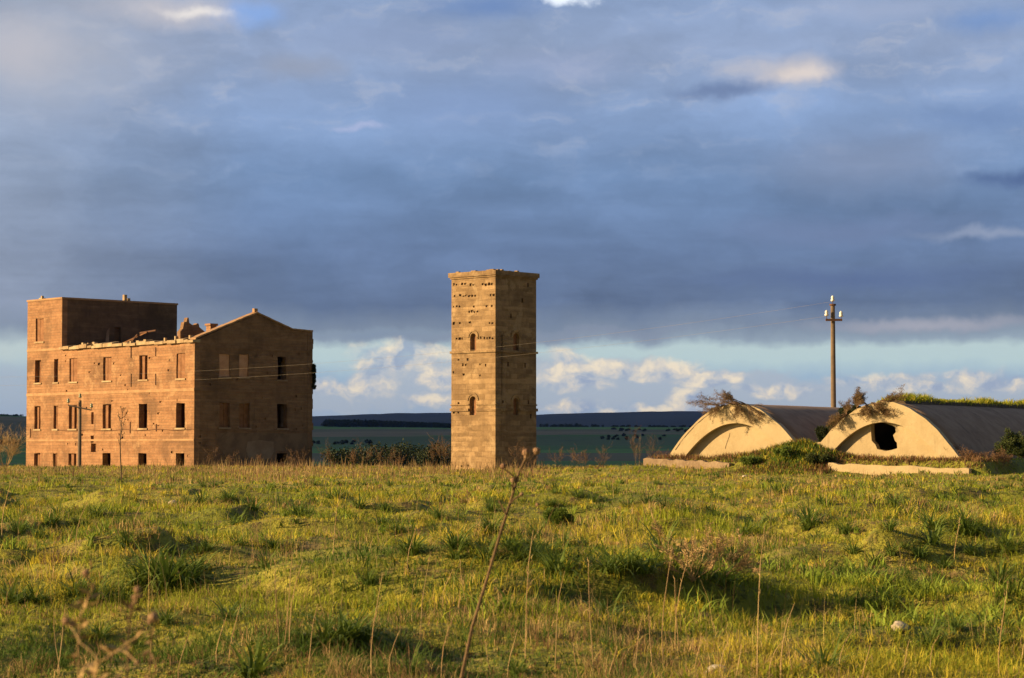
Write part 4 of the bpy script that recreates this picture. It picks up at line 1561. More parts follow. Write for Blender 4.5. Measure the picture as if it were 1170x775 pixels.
def make_sapling():
    b = ground_at(139, 553)
    dep = b.y
    root = thing('sapling', 'slender bare sapling standing before the ruined building', 'tree', b)
    tr, br = MB(), MB()
    rng = random.Random(9)
    path = [(139.2, 553), (137.5, 520), (137.3, 503), (138.8, 485), (140.5, 466)]
    pts = [P(x, y, dep) for x, y in path]
    pts[0] = b
    tr.tube(pts, [0.036, 0.03, 0.025, 0.018, 0.01], 6)
    tr.build('trunk', M['bark'], root)
    for (x0, y0, x1, y1) in ((138.5, 488, 134.5, 468), (138, 497, 143, 476), (139.5, 478, 146.5, 470), (139, 482, 135.5, 476), (137.4, 503, 141.5, 495), (140, 472, 138, 465),
                             (137.5, 510, 134.5, 500), (140.2, 470, 143.5, 466)):
        a, c = P(x0, y0, dep), P(x1, y1, dep + rng.uniform(-.3, .3))
        mid = a.lerp(c, 0.5) + Vector((0, 0, -0.04))
        br.tube([a, mid, c], [0.016, 0.012, 0.007], 4)
        for i in range(5):
            p = a.lerp(c, rng.uniform(0.45, 1))
            random.seed(i * 7 + x0)
            br.leaf(p, (rng.uniform(-1, 1), rng.uniform(-1, 1), rng.uniform(0, 1)), 0.05, 0.11, 1)
    br.build('branches', [M['bark'], M['dry_leaf']], root)


make_sapling()


def tree_proto(name, seed, h, w, leaf_m, label, group):
    rng = random.Random(seed)
    random.seed(seed)
    root = thing(name, label, 'tree', (0, 0, 0), group)
    tr, cr = MB(), MB()
    tr.tube([(0, 0, -0.5), (0.1, 0.05, h * 0.3), (0.0, 0.1, h * 0.6)], [h * 0.03, h * 0.024, h * 0.012], 7)
    lumps = []
    for i in range(16):
        a = rng.uniform(0, 2 * math.pi)
        rr = w * 0.5 * rng.uniform(0.1, 0.75)
        z = h * rng.uniform(0.38, 0.86)
        rr *= 1.0 - 0.5 * max(0, (z / h - 0.6) / 0.3)
        c = Vector((math.cos(a) * rr, math.sin(a) * rr, z))
        lumps.append((c, w * rng.uniform(0.13, 0.24)))
        tr.tube([(0.05, 0.05, h * rng.uniform(0.25, 0.5)), tuple(c * 0.55 + Vector((0, 0, z * 0.4))), tuple(c)], [h * 0.012, h * 0.008, h * 0.003], 4)
    for c, r in lumps:
        for _ in range(190):
            d = Vector((rng.gauss(0, 1), rng.gauss(0, 1), rng.gauss(0, 1))).normalized()
            p = c + d * r * rng.uniform(0.5, 1.12)
            cr.leaf(p, Vector((rng.uniform(-1, 1), rng.uniform(-1, 1), rng.uniform(-.6, .8))), 0.22, 0.34)
    tr.build('trunk', M['bark'], root)
    cr.build('crown', leaf_m, root)
    return root


def make_valley_trees():
    lab = 'dark bushy tree in the hollow between the ruined building and the tower'
    grp = 'dark trees in the hollow behind the meadow'
    protos = [tree_proto('valley_tree', 40 + i, 9.5, 6.5 + i, M['dark_leaf'], lab, grp) for i in range(3)]
    spots = [(389, 509, 340), (424, 508, 350), (437, 506, 372), (452, 507.5, 355), (466, 508, 380), (478, 504, 360), (492, 507, 345), (505, 508, 372), (413, 511, 395), (446, 507, 405), (500, 509, 398)]
    for i, (px, py, dep) in enumerate(spots):
        top = P(px, py, dep)
        z = g1(top.x, top.y)
        s = (top.z - z) / 9.0
        pr = protos[i % 3]
        if i < 3:
            pr.location = (top.x, top.y, z)
            pr.scale = (s, s, s)
            pr.rotation_euler = (0, 0, i * 2.1)
        else:
            dup(pr, (top.x, top.y, z), i * 1.7, s)
    q = P(651, 523, 330)


make_valley_trees()


def make_far_woods():
    """plantations and hedgerows in the valley, kilometres away"""
    rng = random.Random(21)

    def belt(name, spans, m):
        mb = MB()
        random.seed(5)
        for (x0, x1, y0, y1, dep, hgt, cnt, jx) in spans:
            for i in range(cnt):
                f = (i + rng.uniform(-.5, .5)) / cnt
                px = x0 + (x1 - x0) * f
                d = dep + rng.uniform(-90, 90)
                if (float(vn(px / 9.0, dep, 51)) < 0.36 and cnt < 100) or rng.random() < 0.12:
                    continue
                px += rng.uniform(-4, 4) if cnt < 100 else 0
                x = (px - 585) / F * d
                top = EYE + (512 - (y0 + (y1 - y0) * f)) / F * d
                gzv = g1(x, d)
                h = max(3.0, top - gzv) * (rng.uniform(0.82, 1.06) if cnt >= 100 else rng.uniform(0.3, 0.85))
                w = hgt * rng.uniform(0.5, 0.9)
                mb.tube([(x, d, gzv - 1), (x, d, gzv + h * 0.6)], [0.3, 0.15], 3)
                for _ in range(60):
                    v = Vector((rng.gauss(0, 1), rng.gauss(0, 1), rng.gauss(0, 1))).normalized() * rng.uniform(0.5, 1)
                    p = Vector((x + v.x * w * 0.5, d + v.y * w * 0.5, gzv + h * (0.55 + 0.42 * v.z)))
                    mb.leaf(p, v + Vector((rng.uniform(-1, 1), 0, rng.uniform(-1, 1))), 1.5, 2.2)
        tag(mb.build(name, m), kind='stuff')
    belt('far_woodland', [(372, 430, 479, 480, 4200, 9, 120, 0), (430, 520, 480, 484, 4150, 9, 170, 0), (372, 400, 480, 481, 4300, 9, 60, 0)], M['dark_leaf'])
    belt('far_hedgerow', [(615, 720, 484, 485, 4500, 7, 70, 0), (640, 690, 482.5, 483, 4700, 7, 36, 0), (690, 800, 486, 486, 4400, 7, 60, 0),
                          (360, 440, 503, 502, 2900, 4, 26, 0), (690, 760, 497, 498, 3200, 4, 24, 0), (-10, 34, 503, 505, 2600, 6, 40, 0), (700, 800, 491, 492, 3700, 5, 44, 0), (-10, 34, 486, 484, 4200, 8, 40, 0)], M['dark_leaf'])


make_far_woods()


# ---- strap-leaved asphodel tufts
def tuft_mesh(seed, n, ln, w):
    rng = random.Random(seed)
    mb = MB()
    for i in range(n):
        az = rng.uniform(0, 2 * math.pi)
        r = rng.uniform(0, 0.10)
        l_ = ln * rng.uniform(0.6, 1.1)
        mb.strap((math.cos(az) * r, math.sin(az) * r, -0.03), az + rng.uniform(-.5, .5), l_, w * rng.uniform(0.7, 1.2), rng.uniform(0.55, 1.4), rng.uniform(0.7, 2.3), 0, 5)
    me = bpy.data.meshes.new('leafy_tuft')
    me.from_pydata([tuple(v) for v in mb.v], [], mb.f)
    me.materials.append(M['strap_leaf'])
    return me


def make_tufts():
    meshes = [tuft_mesh(60 + i, 58, 0.5, 0.02) for i in range(4)]
    lab = 'leafy green tuft of strap leaves, one of many scattered over the meadow'
    grp = 'strap leaf tufts scattered over the meadow'
    rng = random.Random(31)
    named = [(388, 738, 1.05, 'wide bright green strap leaf tuft near the bottom left of centre, taller than the turf'),
             (690, 708, 0.95, 'dark green strap leaf tuft right of the thistle stem, its leaves leaning right'),
             (190, 672, 1.6, 'largest dark clump of long arching leaves in the left of the meadow'),
             (290, 772, 1.0, 'strap leaf tuft cut by the bottom edge left of centre'),
             (925, 602, 1.25, 'dark strap leaf tuft before the right vaulted arch, upper right of the meadow'),
             (940, 768, 0.9, 'strap leaf tuft over a bright moss patch near the bottom right')]
    for px, py, s, lb in named:
        p = ground_at(px, py)
        o = bpy.data.objects.new('leafy_tuft', meshes[len(lb) % 4])
        COL.objects.link(o)
        o.location = p
        o.scale = (s, s, s)
        o.rotation_euler = (0, 0, rng.uniform(0, 6))
        tag(o, lb, 'plant')
    spots = [(866, 606, 1.1), (1022, 583, 1.1), (785, 588, 1.1), (815, 590, 1.0), (826, 668, 0.8), (850, 662, 0.7), (1078, 650, 0.8), (1062, 740, 0.7), (1092, 722, 0.6), (262, 712, 0.75),
             (276, 705, 0.6), (160, 672, 1.1), (214, 668, 1.1), (176, 660, 1.2), (205, 655, 1.0), (140, 690, 0.8), (718, 580, 1.1), (498, 612, 0.9), (520, 640, 0.7), (555, 640, 0.8), (590, 640, 0.7), (630, 645, 0.7), (700, 655, 1.0),
             (735, 660, 0.9), (975, 640, 0.7), (1000, 645, 0.9), (1050, 640, 0.9), (1110, 636, 0.9), (1150, 634, 0.8), (60, 600, 1.1), (20, 610, 1.2), (110, 590, 1.0), (230, 575, 1.2), (260, 575, 1.3),
             (340, 590, 1.2), (352, 588, 1.0), (410, 580, 1.1), (440, 585, 1.0), (560, 575, 0.9), (660, 572, 1.0), (740, 575, 1.0), (760, 585, 1.1), (1090, 590, 1.0), (1100, 600, 0.8), (15, 690, 1.0), (40, 688, 0.9),
             (85, 680, 1.0), (110, 685, 1.0), (400, 730, 0.8), (420, 735, 0.7), (370, 740, 0.8), (960, 660, 0.6), (985, 660, 0.6), (1140, 560, 1.0), (1000, 560, 1.0), (880, 600, 0.8), (900, 590, 0.9), (590, 770, 0.6), (470, 770, 0.6)]
    for i in range(105):
        spots.append((rng.uniform(0, 1170), 548 + 120 * rng.random() ** 1.7, rng.uniform(0.6, 1.15)))
    for i in range(26):
        spots.append((rng.uniform(0, 1170), rng.uniform(600, 760), rng.uniform(0.35, 0.6)))
    for px, py, s in spots:
        p = ground_at(px, py)
        o = bpy.data.objects.new('leafy_tuft', rng.choice(meshes))
        COL.objects.link(o)
        o.location = p
        o.scale = (s, s, s * rng.uniform(0.85, 1.15))
        o.rotation_euler = (0, 0, rng.uniform(0, 6))
        tag(o, lab, 'plant', grp)


make_tufts()


# ---- thistles
def burr(mb, p, r, rng, n=42):
    for i in range(n):
        d = Vector((rng.gauss(0, 1), rng.gauss(0, 1), rng.gauss(0.2, 1))).normalized()
        s = d.cross(Vector((0, 0.3, 1))).normalized() * r * 0.16
        mb.add([p + d * r * 0.6 - s, p + d * r * 0.6 + s, p + d * r * rng.uniform(1.2, 1.7)], [(0, 1, 2)])
    mb.lathe(p - Vector((0, 0, r * 0.8)), [(r * 0.35, 0), (r * 0.8, r * 0.4), (r * 0.95, r * 0.9), (r * 0.7, r * 1.45), (r * 0.25, r * 1.7)], 8)


def thistle(label, dep, path, rads, heads, branches=(), straw=False):
    rng = random.Random(int(path[0][0]))
    pts = [P(x, y, dep + dz) for x, y, dz in path]
    foot = pts[0].copy()
    gz_ = g1(foot.x, foot.y)
    d = (pts[0] - pts[1])
    if pts[0].z > gz_:
        foot = pts[0] + d * ((pts[0].z - gz_) / max(0.05, -d.z) if d.z < 0 else 0)
        foot.z = gz_ - 0.02
    root = thing('thistle', label, 'thistle', foot)
    mb = MB()
    mb.tube([foot] + pts, [rads[0] * 1.15] + [rads[0] + (rads[1] - rads[0]) * i / (len(pts) - 1) for i in range(len(pts))], 7)
    for (x0, y0, x1, y1) in branches:
        a, b = P(x0, y0, dep), P(x1, y1, dep + rng.uniform(-.05, .05))
        mb.tube([a, a.lerp(b, 0.5) + Vector((0, 0, 0.004)), b], [rads[1] * 0.9, rads[1] * 0.8, rads[1] * 0.7], 5)
    # dry spiny leaf remnants along the stem
    random.seed(2)
    for i in range(26):
        k = rng.uniform(0, len(pts) - 1.01)
        p = pts[int(k)].lerp(pts[int(k) + 1], k % 1)
        mb.leaf(p, (rng.uniform(-1, 1), rng.uniform(-1, 1), rng.uniform(-.3, .8)), 0.008, rng.uniform(0.015, 0.045))
    mb.build('stem', M['straw' if straw else 'stem'], root)
    for (x, y, r) in heads:
        mb = MB()
        burr(mb, P(x, y, dep), r, rng)
        mb.build('flower_head', M['head'], root)
    return root


thistle('tall dry thistle with a long leaning stem, its burrs in front of the tower base', 9.0,
        [(526, 780, 0), (540, 715, 0.02), (557, 660, 0.03), (571, 612, 0.02), (585, 568, 0.0), (593, 540, 0), (602, 521, 0)], (0.0075, 0.0045),
        [(601, 517.5, 0.018), (613, 516, 0.017), (575, 533, 0.0135), (586, 549, 0.012), (596, 565, 0.009), (614, 577, 0.008)],
        [(597, 530, 612, 519), (590, 548, 576, 536), (586, 560, 586, 551), (583, 575, 595, 566), (579, 590, 570, 572)])
thistle('short thistle with one brown burr above a bent stalk at lower left', 4.2,
        [(90, 790, 0), (89, 740, 0), (92, 705, 0), (99, 686, 0), (106, 672, 0)], (0.00163, 0.00121), [(98, 655, 0.00825), (106, 670, 0.00396)], [(106, 672, 98, 658)], True)
thistle('thistle with a long clustered brown head at lower left', 4.2,
        [(145, 795, 0), (146, 740, 0), (148, 705, 0), (152, 690, 0)], (0.00186, 0.00163),
        [(157, 674, 0.00726), (154, 683, 0.00660), (150, 694, 0.00528), (160, 681, 0.00462)], [])
thistle('thistle with a single dark burr and pale diagonal stalk at lower left', 4.0,
        [(106, 800, 0), (109, 772, 0), (114, 757, 0), (136, 742, 0), (159, 726, 0)], (0.00195, 0.00139),
        [(157, 757, 0.00528), (76, 710, 0.00858), (82, 714, 0.00528)], [(114, 757, 92, 735), (92, 735, 77, 712), (136, 742, 156, 757)], True)
thistle('thin thistle with a round dark burr right of the clustered head', 4.4,
        [(170, 800, 0), (171, 760, 0), (172, 735, 0), (175, 715, 0)], (0.00186, 0.00139), [(175, 706, 0.01089), (171, 711, 0.00594)], [])


# ---- tall dry stalks standing in the meadow
def make_stalks():
    rng = random.Random(77)
    protos = []
    for k in range(5):
        mb = MB()
        lean = rng.uniform(-.1, .14)
        pts = [(lean * t * t + 0.01 * math.sin(5 * t + k), 0.03 * math.sin(3 * t + k), t) for t in (-0.05, 0.25, 0.5, 0.75, 1.0)]
        mb.tube(pts, [0.0048, 0.0044, 0.004, 0.0034, 0.0022], 5)
        random.seed(k)
        for i in range(9):
            z = rng.uniform(0.5, 1.0)
            d = Vector((rng.uniform(-1, 1), rng.uniform(-1, 1), rng.uniform(0.6, 1.6)))
            mb.leaf((lean * z * z, 0, z), d, 0.006, rng.uniform(0.03, 0.07))
        me = bpy.data.meshes.new('dry_stalk')
        me.from_pydata([tuple(v) for v in mb.v], [], mb.f)
        me.materials.append(M['straw'])
        protos.append(me)
    # foot x, foot y, tip y in the picture
    sp = [(600, 760, 606), (632, 765, 652), (677, 780, 640), (482, 745, 630), (508, 690, 650), (865, 780, 600), (893, 780, 690), (745, 770, 690), (757, 760, 625), (1142, 775, 664), (325, 740, 625), (331, 742, 640),
          (318, 750, 640), (424, 775, 655), (425, 750, 680), (65, 770, 690), (168, 775, 715), (66, 775, 700), (466, 660, 600), (154, 605, 570), (380, 640, 560), (85, 640, 575), (46, 560, 535), (2, 620, 545), (730, 530, 495), (726, 530, 508),
          (958, 775, 720), (905, 775, 730), (985, 780, 735), (840, 780, 742), (725, 770, 700), (772, 750, 640), (775, 750, 660), (262, 770, 690), (250, 760, 700), (352, 770, 690), (505, 780, 700), (560, 775, 735), (580, 775, 720), (1090, 640, 590),
          (1030, 775, 730), (1060, 770, 725), (660, 780, 735), (695, 780, 742), (793, 775, 728), (822, 775, 745), (880, 775, 735), (530, 690, 640), (446, 780, 720), (205, 780, 720)]
    for i, (x, y, yt) in enumerate(sp):
        f = ground_at(x, y)
        top = P(x, yt, f.y)
        h = max(0.25, top.z - f.z)
        o = bpy.data.objects.new('dry_stalk', protos[i % 5])
        COL.objects.link(o)
        o.location = f
        w = min(2.2, max(0.8, f.y / 22))
        o.scale = (w, w, h)
        o.rotation_euler = (0, 0, rng.uniform(-.7, .7))
        if (x, y) == (730, 530):
            tag(o, 'tall dry weed on the skyline between the tower and the left vault', 'plant')
        else:
            tag(o, 'thin upright straw-coloured dry stalk rising above the meadow grass', 'plant', 'tall dry stalks standing in the meadow')


make_stalks()


# ---- weeds along the crest, between building, tower and vaults
def make_crest_weeds():
    rng = random.Random(13)
    spots = [(415, 531, 26, 165), (404, 531, 18, 150), (440, 531, 20, 160), (455, 531, 16, 150), (497, 531, 24, 155), (507, 531, 30, 158), (512, 531, 22, 160), (592, 533, 24, 143), (605, 532, 18, 146), (640, 530, 16, 150),
             (655, 530, 18, 150), (668, 530, 20, 140), (690, 530, 14, 140), (728, 530, 34, 138), (745, 528, 18, 128), (240, 533, 18, 168), (262, 533, 14, 166), (300, 533, 14, 166), (334, 533, 16, 168), (346, 533, 20, 170), (380, 531, 20, 160), (760, 528, 14, 120)]
    for px, py, hp, dep in spots:
        p = P(px, py, dep)
        z = g1(p.x, p.y)
        top = P(px, py - hp, dep).z
        shrub('dry_weed', 'thin brown dry weed on the crest of the meadow', (p.x, p.y, z), rng, 3, max(0.4, (top - z) * 0.8), 0.14, 1.0, M['red_weed'], 1, 0.05, 'stem', 0.009,
              group='brown weeds along the crest of the meadow', levels=2, cat='plant')


make_crest_weeds()


# ---- stones
def make_stones():
    rng = random.Random(19)

    def stone(px, py, w, label, m, dark=0):
        p = ground_at(px, py)
        bm = bmesh.new()
        bmesh.ops.create_icosphere(bm, subdivisions=3, radius=w / 2)
        for v in bm.verts:
            k = 1 + 0.4 * (float(vn(v.co.x / w * 3 + px, v.co.y / w * 3 + v.co.z / w * 4, 5)) - 0.5)
            v.co = Vector((v.co.x * k * 1.15, v.co.y * k * 0.8, v.co.z * k * 0.55))
        me = bpy.data.meshes.new('stone')
        bm.to_mesh(me)
        bm.free()
        for pl in me.polygons:
            pl.use_smooth = True
        o = link('stone', me, M[m])
        o.location = p + Vector((0, 0, w * 0.1))
        o.rotation_euler = (0, 0, rng.uniform(0, 6))
        tag(o, label, 'stone')
    stone(819, 770, 0.17, 'pale grey stone at the bottom edge right of centre', 'white_stone')
    stone(1028, 722, 0.17, 'brown stone half sunk in the grass at lower right', 'stone')
    stone(851, 545, 0.2, 'small white stone on the grass before the left arch', 'white_stone')
    stone(349, 729, 0.06, 'little white stone left of the bright green tuft', 'white_stone')
    stone(472, 537, 0.22, 'pale stone on the crest left of the tower foot', 'white_stone')
    stone(198, 576, 0.22, 'dark stone lying in the grass below the ruined building', 'stone')


make_stones()


# ---- the meadow grass itself
def blades(name, x, y, z, h, w, lean, cols, rng, curl=0.35):
    n = len(x)
    az = rng.uniform(0, 2 * np.pi, n)
    la = rng.uniform(0, 2 * np.pi, n)
    dx, dy = np.cos(az) * w * 0.5, np.sin(az) * w * 0.5
    lx, ly = np.cos(la) * lean * h, np.sin(la) * lean * h
    V = np.empty((n, 5, 3), np.float32)
    b = np.stack([x, y, z - 0.03], -1)
    side = np.stack([dx, dy, np.zeros(n)], -1)
    mid = b + np.stack([lx * curl, ly * curl, h * 0.55 / np.sqrt(1 + 0.25 * lean ** 2) + 0.03], -1)
    tip = b + np.stack([lx, ly, h / np.sqrt(1 + 0.55 * lean ** 2) + 0.03], -1)
    V[:, 0], V[:, 1] = b - side, b + side
    V[:, 2], V[:, 3] = mid + side * 0.8, mid - side * 0.8
    V[:, 4] = tip
    k = np.arange(n)[:, None] * 5
    T = np.concatenate([k + np.array([[0, 1, 2]]), k + np.array([[0, 2, 3]]), k + np.array([[3, 2, 4]])], 1).reshape(-1, 3)
    C = np.repeat(np.concatenate([cols, np.ones((n, 1))], 1), 5, 0)
    return np_mesh(name, V.reshape(-1, 3), T, M['grass'], cols=C)


G_FRESH = np.array((0.275, 0.315, 0.027))
G_YEL = np.array((0.530, 0.445, 0.048))
G_DARK = np.array((0.085, 0.145, 0.020))
G_STRAW = np.array((0.47, 0.335, 0.14))
G_RED = np.array((0.27, 0.155, 0.075))


def make_grass():
    rng = np.random.default_rng(5)
    N1, N2, N3 = 340000, 420000, 70000
    d1 = 1 / rng.uniform(1 / 150, 1 / 11.0, N1)
    d2 = np.exp(rng.uniform(np.log(12), np.log(205), N2))
    d3 = np.exp(rng.uniform(np.log(95), np.log(215), N3))
    y = np.concatenate([d1, d2, d3])
    n = len(y)
    x = rng.uniform(-1, 1, n) * (0.275 * y + 4.0)
    a, b = vault_ab(x, y)
    keep = ~((b > -0.05) & (a > -4.2) & (a < SPACE + 4.2))
    keep &= ~((b > -2.15) & (b < -1.65) & (a > -5) & (a < 13.5))
    x, y = x[keep], y[keep]
    # not inside the building or the tower
    for (o2, L, R, sl_, sr) in ((Vector(((222 - 585) / F * 180, 180)), BL, BR, 30, bdep), (Vector(((566 - 585) / F * 150, 150)), TL, TR, 4.2, 4.2)):
        tl = (x - o2.x) * L.x + (y - o2.y) * L.y
        tr = (x - o2.x) * R.x + (y - o2.y) * R.y
        k = ~((tl > 0) & (tl < sl_) & (tr > 0) & (tr < sr))
        x, y = x[k], y[k]
    n = len(x)
    z = gz(x, y)
    lush = vn(x / 2.3 + 5, y / 2.0, 31) * 0.6 + vn(x / 0.8, y / 0.7, 32) * 0.4
    dry = vn(x / 4.5, y / 4.0 + 7, 33) * 0.6 + vn(x / 1.1, y / 1.0, 34) * 0.4
    dark = vn(x / 3.0 + 20, y / 2.6, 35)
    crest = sstep(y, 95, 140)
    h = rng.uniform(0.025, 0.10, n) * (0.55 + 1.15 * sstep(lush, 0.42, 0.72))
    h = h * (1 + 0.5 * crest) + rng.uniform(0, 0.10, n) * crest
    nearf = 0.62 + 0.38 * sstep(y, 16, 34)
    h = h * nearf
    w = np.maximum(0.0034, 0.00028 * y) * rng.uniform(0.7, 1.3, n)
    col = G_YEL[None] + (G_FRESH - G_YEL)[None] * sstep(lush + 0.25 * (rng.random(n) - .5), 0.35, 0.65)[:, None]
    dk = sstep(dark + 0.2 * (rng.random(n) - .5), 0.58, 0.75)[:, None]
    col = col * (1 - dk) + G_DARK[None] * dk
    pd = np.clip(0.10 + 0.16 * (1 - sstep(y, 13, 19)) + 0.6 * sstep(dry, 0.50, 0.75) + 0.34 * crest, 0, 0.8)
    isdry = rng.random(n) < pd
    red = rng.random(n) < 0.3
    col[isdry] = np.where(red[isdry][:, None], G_RED[None], G_STRAW[None])
    h[isdry] *= rng.uniform(1.0, 1.5, isdry.sum())
    w[isdry] *= 0.75
    # broad-leaved weeds in the lush patches
    broad = (rng.random(n) < 0.22) & (dk[:, 0] + sstep(lush, 0.5, 0.7) > 0.5) & ~isdry
    w[broad] = np.maximum(0.016, w[broad] * 1.3)
    h[broad] *= rng.uniform(1.0, 1.7, broad.sum())
    col = col * rng.uniform(0.5, 1.45, (n, 1))
    lean = rng.uniform(0.15, 1.5, n)
    # tussocks: clumps of longer leaves radiating from one root, green, yellow or withered
    nc, per = 62000, 9
    cy = np.concatenate([np.exp(rng.uniform(np.log(12), np.log(170), nc * 2 // 3)), 1 / rng.uniform(1 / 90, 1 / 11.5, nc - nc * 2 // 3)])
    cx = rng.uniform(-1, 1, nc) * (0.275 * cy + 4.0)
    a, b = vault_ab(cx, cy)
    q = vn(cx / 2.6 + 60, cy / 2.2, 61) * 0.55 + vn(cx / 0.9 + 6, cy / 0.8, 62) * 0.45
    k = ~((b > -2.3) & (a > -5.5) & (a < SPACE + 6)) & (q > 0.40)
    tl = (cx + 26.1) * BL.x + (cy - 180) * BL.y
    k &= tl < 1e9
    cx, cy, q = cx[k], cy[k], q[k]
    nc = len(cx)
    kind = np.clip(vn(cx / 3.2 + 80, cy / 2.8, 63) + 0.35 * (rng.random(nc) - 0.5), 0, 1)
    ccol = np.where((kind < 0.36)[:, None], G_FRESH[None], np.where((kind < 0.54)[:, None], G_YEL[None], np.where((kind < 0.66)[:, None], G_STRAW[None], np.where((kind < 0.72)[:, None], G_RED[None], G_DARK[None]))))
    ccol = ccol * rng.uniform(0.7, 1.25, (nc, 1))
    ch = rng.uniform(0.05, 0.19, nc) * (0.5 + 1.1 * sstep(q, 0.42, 0.66))
    ch = ch * (0.6 + 0.4 * sstep(cy, 16, 34))
    cz = gz(cx, cy)
    # leafy weeds: flat rosettes of broad pale green leaves
    nw, pw = 9000, 11
    wy = np.exp(rng.uniform(np.log(18), np.log(125), nw))
    wx = rng.uniform(-1, 1, nw) * (0.275 * wy + 4.0)
    a, b = vault_ab(wx, wy)
    k = (vn(wx / 3.6 + 14, wy / 5.0, 81) * 0.6 + vn(wx / 1.0, wy / 1.0, 82) * 0.4 > 0.56) & ~((b > -2.4) & (a > -5.5) & (a < SPACE + 6))
    wx, wy = wx[k], wy[k]
    nw = len(wx)
    waz = rng.uniform(0, 2 * np.pi, (nw, pw))
    wr = rng.uniform(0.0, 0.14, (nw, pw))
    wbx, wby = (wx[:, None] + np.cos(waz) * wr).ravel(), (wy[:, None] + np.sin(waz) * wr).ravel()
    wh = np.repeat(rng.uniform(0.10, 0.30, nw), pw) * rng.uniform(0.5, 1.1, nw * pw)
    wcol = np.repeat(np.array((0.20, 0.275, 0.035))[None] * rng.uniform(0.55, 1.3, (nw, 1)), pw, 0) * rng.uniform(0.75, 1.25, (nw * pw, 1))
    weeds = (wbx, wby, np.repeat(gz(wx, wy), pw), wh, np.maximum(0.024, 0.0005 * wby) * rng.uniform(0.6, 1.3, nw * pw), rng.uniform(0.3, 1.6, nw * pw), wcol)
    az = rng.uniform(0, 2 * np.pi, (nc, per))
    rr = np.abs(rng.normal(0, 0.5, (nc, per))) * ch[:, None]
    bx, by = (cx[:, None] + np.cos(az) * rr).ravel(), (cy[:, None] + np.sin(az) * rr).ravel()
    bw = np.maximum(0.005, 0.00030 * by) * rng.uniform(0.7, 1.5, nc * per)
    x = np.concatenate([x, bx, weeds[0]])
    y = np.concatenate([y, by, weeds[1]])
    z = np.concatenate([z, np.repeat(cz, per), weeds[2]])
    h = np.concatenate([h, np.repeat(ch, per) * rng.uniform(0.6, 1.15, nc * per), weeds[3]])
    w = np.concatenate([w, bw, weeds[4]])
    lean = np.concatenate([lean, rng.uniform(0.1, 1.3, nc * per), weeds[5]])
    col = np.concatenate([col, np.repeat(ccol, per, 0) * rng.uniform(0.85, 1.15, (nc * per, 1)), weeds[6]])
    tag(blades('grass', x, y, z, h, w, lean, col, rng), kind='stuff')

    # wispy straw between the tufts, taller
    n = 20000
    y = np.exp(rng.uniform(np.log(11.5), np.log(190), n))
    x = rng.uniform(-1, 1, n) * (0.275 * y + 4.0)
    k = (vn(x / 3.4 + 40, y / 3.0, 36) > 0.42)
    a, b = vault_ab(x, y)
    k &= ~((b > -2.4) & (a > -5.5) & (a < SPACE + 6))
    x, y = x[k], y[k]
    tl = (x + 26.1) * BL.x + (y - 180) * BL.y
    tr = (x + 26.1) * BR.x + (y - 180) * BR.y
    k = ~((tl > 0) & (tr > 0))
    x, y = x[k], y[k]
    n = len(x)
    z = gz(x, y)
    h = rng.uniform(0.12, 0.42, n) * rng.uniform(0.5, 1.0, n)
    tall = (rng.random(n) < 0.09) & (y < 60)
    h[tall] = rng.uniform(0.35, 0.7, tall.sum())
    w = np.maximum(0.0028, 0.00021 * y)
    col = np.where((rng.random(n) < 0.35)[:, None], G_RED[None], G_STRAW[None]) * rng.uniform(0.7, 1.2, (n, 1))
    tag(blades('dry_grass', x, y, z, h, w, rng.uniform(0.05, 0.45, n), col, rng), kind='stuff')

    # withered fringe of tall grass along the crest
    n = 24000
    y = rng.uniform(92, 178, n)
    x = rng.uniform(-1, 1, n) * (0.275 * y + 4.0)
    a, b = vault_ab(x, y)
    k = (vn(x / 2.2 + 11, y / 5.0, 71) > 0.46) & ~((b > -4) & (a > -5.5) & (a < SPACE + 8))
    tl = (x + 26.1) * BL.x + (y - 180) * BL.y
    tr = (x + 26.1) * BR.x + (y - 180) * BR.y
    k &= ~((tl > -0.3) & (tr > -0.3))
    tl = (x + 1.14) * TL.x + (y - 150) * TL.y
    tr = (x + 1.14) * TR.x + (y - 150) * TR.y
    k &= ~((tl > -0.2) & (tr > -0.2) & (tl < 4.4) & (tr < 4.4))
    x, y = x[k], y[k]
    n = len(x)
    g_ = vn(x / 3.0 + 31, y / 6.0, 72)
    h = rng.uniform(0.15, 0.6, n) * (0.5 + 1.0 * sstep(g_, 0.35, 0.75)) * np.where(x > 2.5, 0.6, np.where(x < -27, 0.6, 1.25))
    col = np.where((rng.random(n) < 0.45)[:, None], G_RED[None], G_STRAW[None] * 0.8) * rng.uniform(0.7, 1.2, (n, 1))
    tag(blades('crest_grass', x, y, gz(x, y), h, 0.00024 * y, rng.uniform(0.05, 0.5, n), col, rng), kind='stuff')

    # turf on the bank before the vaults and at the foot of the arches
    n = 46000
    a = rng.uniform(-5, 14, n)
    b = rng.uniform(-3.6, -0.08, n)
    p_ = np.exp(-((a - 4.1) / 2.6) ** 2)
    k = rng.random(n) < np.where(b > -1.65, 0.22 + 0.78 * p_, p_ * (p_ > 0.45))
    a, b, p_ = a[k], b[k], p_[k]
    x = VO.x + VD.x * a + VN.x * b
    y = VO.y + VD.y * a + VN.y * b
    n = len(x)
    z = gz(x, y)
    bn = vn(a * 0.8 + 3, b * 1.1, 16)
    dryb = rng.random(n) > p_ * 0.9 + 0.1 - 0.5 * sstep(bn, 0.5, 0.7)
    h = rng.uniform(0.08, 0.34, n) * (0.5 + 0.9 * vn(a * 1.4, b * 1.4, 17))
    col = np.where(dryb[:, None], G_RED[None] * 0.8, np.where((rng.random(n) < 0.3)[:, None], G_YEL[None], G_DARK[None] * 1.2)) * rng.uniform(0.6, 1.3, (n, 1))
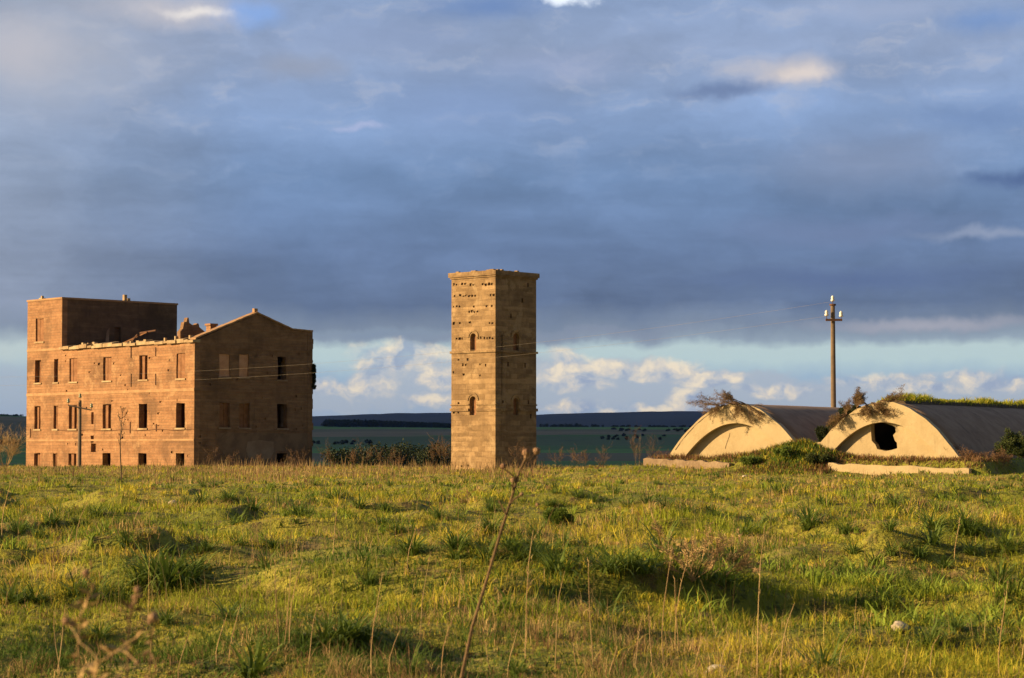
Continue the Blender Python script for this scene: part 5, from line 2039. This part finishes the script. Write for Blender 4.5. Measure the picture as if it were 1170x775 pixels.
    tag(blades('bank_grass', x, y, z, h, np.full(n, 0.035), rng.uniform(0.2, 0.8, n), col, rng), kind='stuff')


make_grass()


def make_roof_turf():
    """strip of earth and grass lying along the crown of the right vault"""
    root = thing('turf_strip', 'strip of green grass and dark soil along the crown of the right vault', 'turf', vp(SPACE, V_BASE + AH, 1.5))
    rng = np.random.default_rng(8)
    mb = MB()
    n = 40
    bs = np.linspace(1.2, 31, n)
    prof = [(-1.9, -0.75), (-1.2, -0.1), (-0.5, 0.13), (0.3, 0.20), (0.62, 0.12), (0.75, -0.2)]
    V, Fc = [], []
    for i, bb in enumerate(bs):
        e = min(1.0, i / 5)
        for t, zz in prof:
            V.append(vp(SPACE + t + 0.1 * (float(vn(bb, 1.0, 41)) - .5), V_BASE + AH - 0.05 + zz * (0.4 + 0.6 * e) + (0.16 * (float(vn(bb * 1.3, t * 2, 42)) - .4) if zz > 0 else 0), bb))
    m = len(prof)
    for i in range(n - 1):
        for j in range(m - 1):
            Fc.append((i * m + j, i * m + j + 1, (i + 1) * m + j + 1, (i + 1) * m + j))
    Fc.append(tuple(range(m))[::-1])
    Fc.append(tuple((n - 1) * m + j for j in range(m)))
    mk('soil', V, Fc, M['earth'], root)
    k = 9000
    b = rng.uniform(1.2, 31, k)
    t = rng.uniform(-1.3, 0.66, k)
    zz = np.interp(t, [q[0] for q in prof], [q[1] for q in prof])
    x = VO.x + VD.x * (SPACE + t) + VN.x * b
    y = VO.y + VD.y * (SPACE + t) + VN.y * b
    z = V_BASE + AH - 0.05 + zz
    clump = vn(b * 0.9, t * 1.5, 43)
    h = rng.uniform(0.12, 0.3, k) * (0.6 + 1.0 * sstep(clump, 0.35, 0.75))
    col = np.where((rng.random(k) < 0.25)[:, None], G_YEL[None], G_FRESH[None]) * rng.uniform(0.7, 1.3, (k, 1))
    o = blades('turf_grass', x - root.location.x, y - root.location.y, z - root.location.z, h, np.full(k, 0.04), rng.uniform(0.2, 0.9, k), col, rng)
    o.parent = root
    o['kind'] = 'stuff'


make_roof_turf()
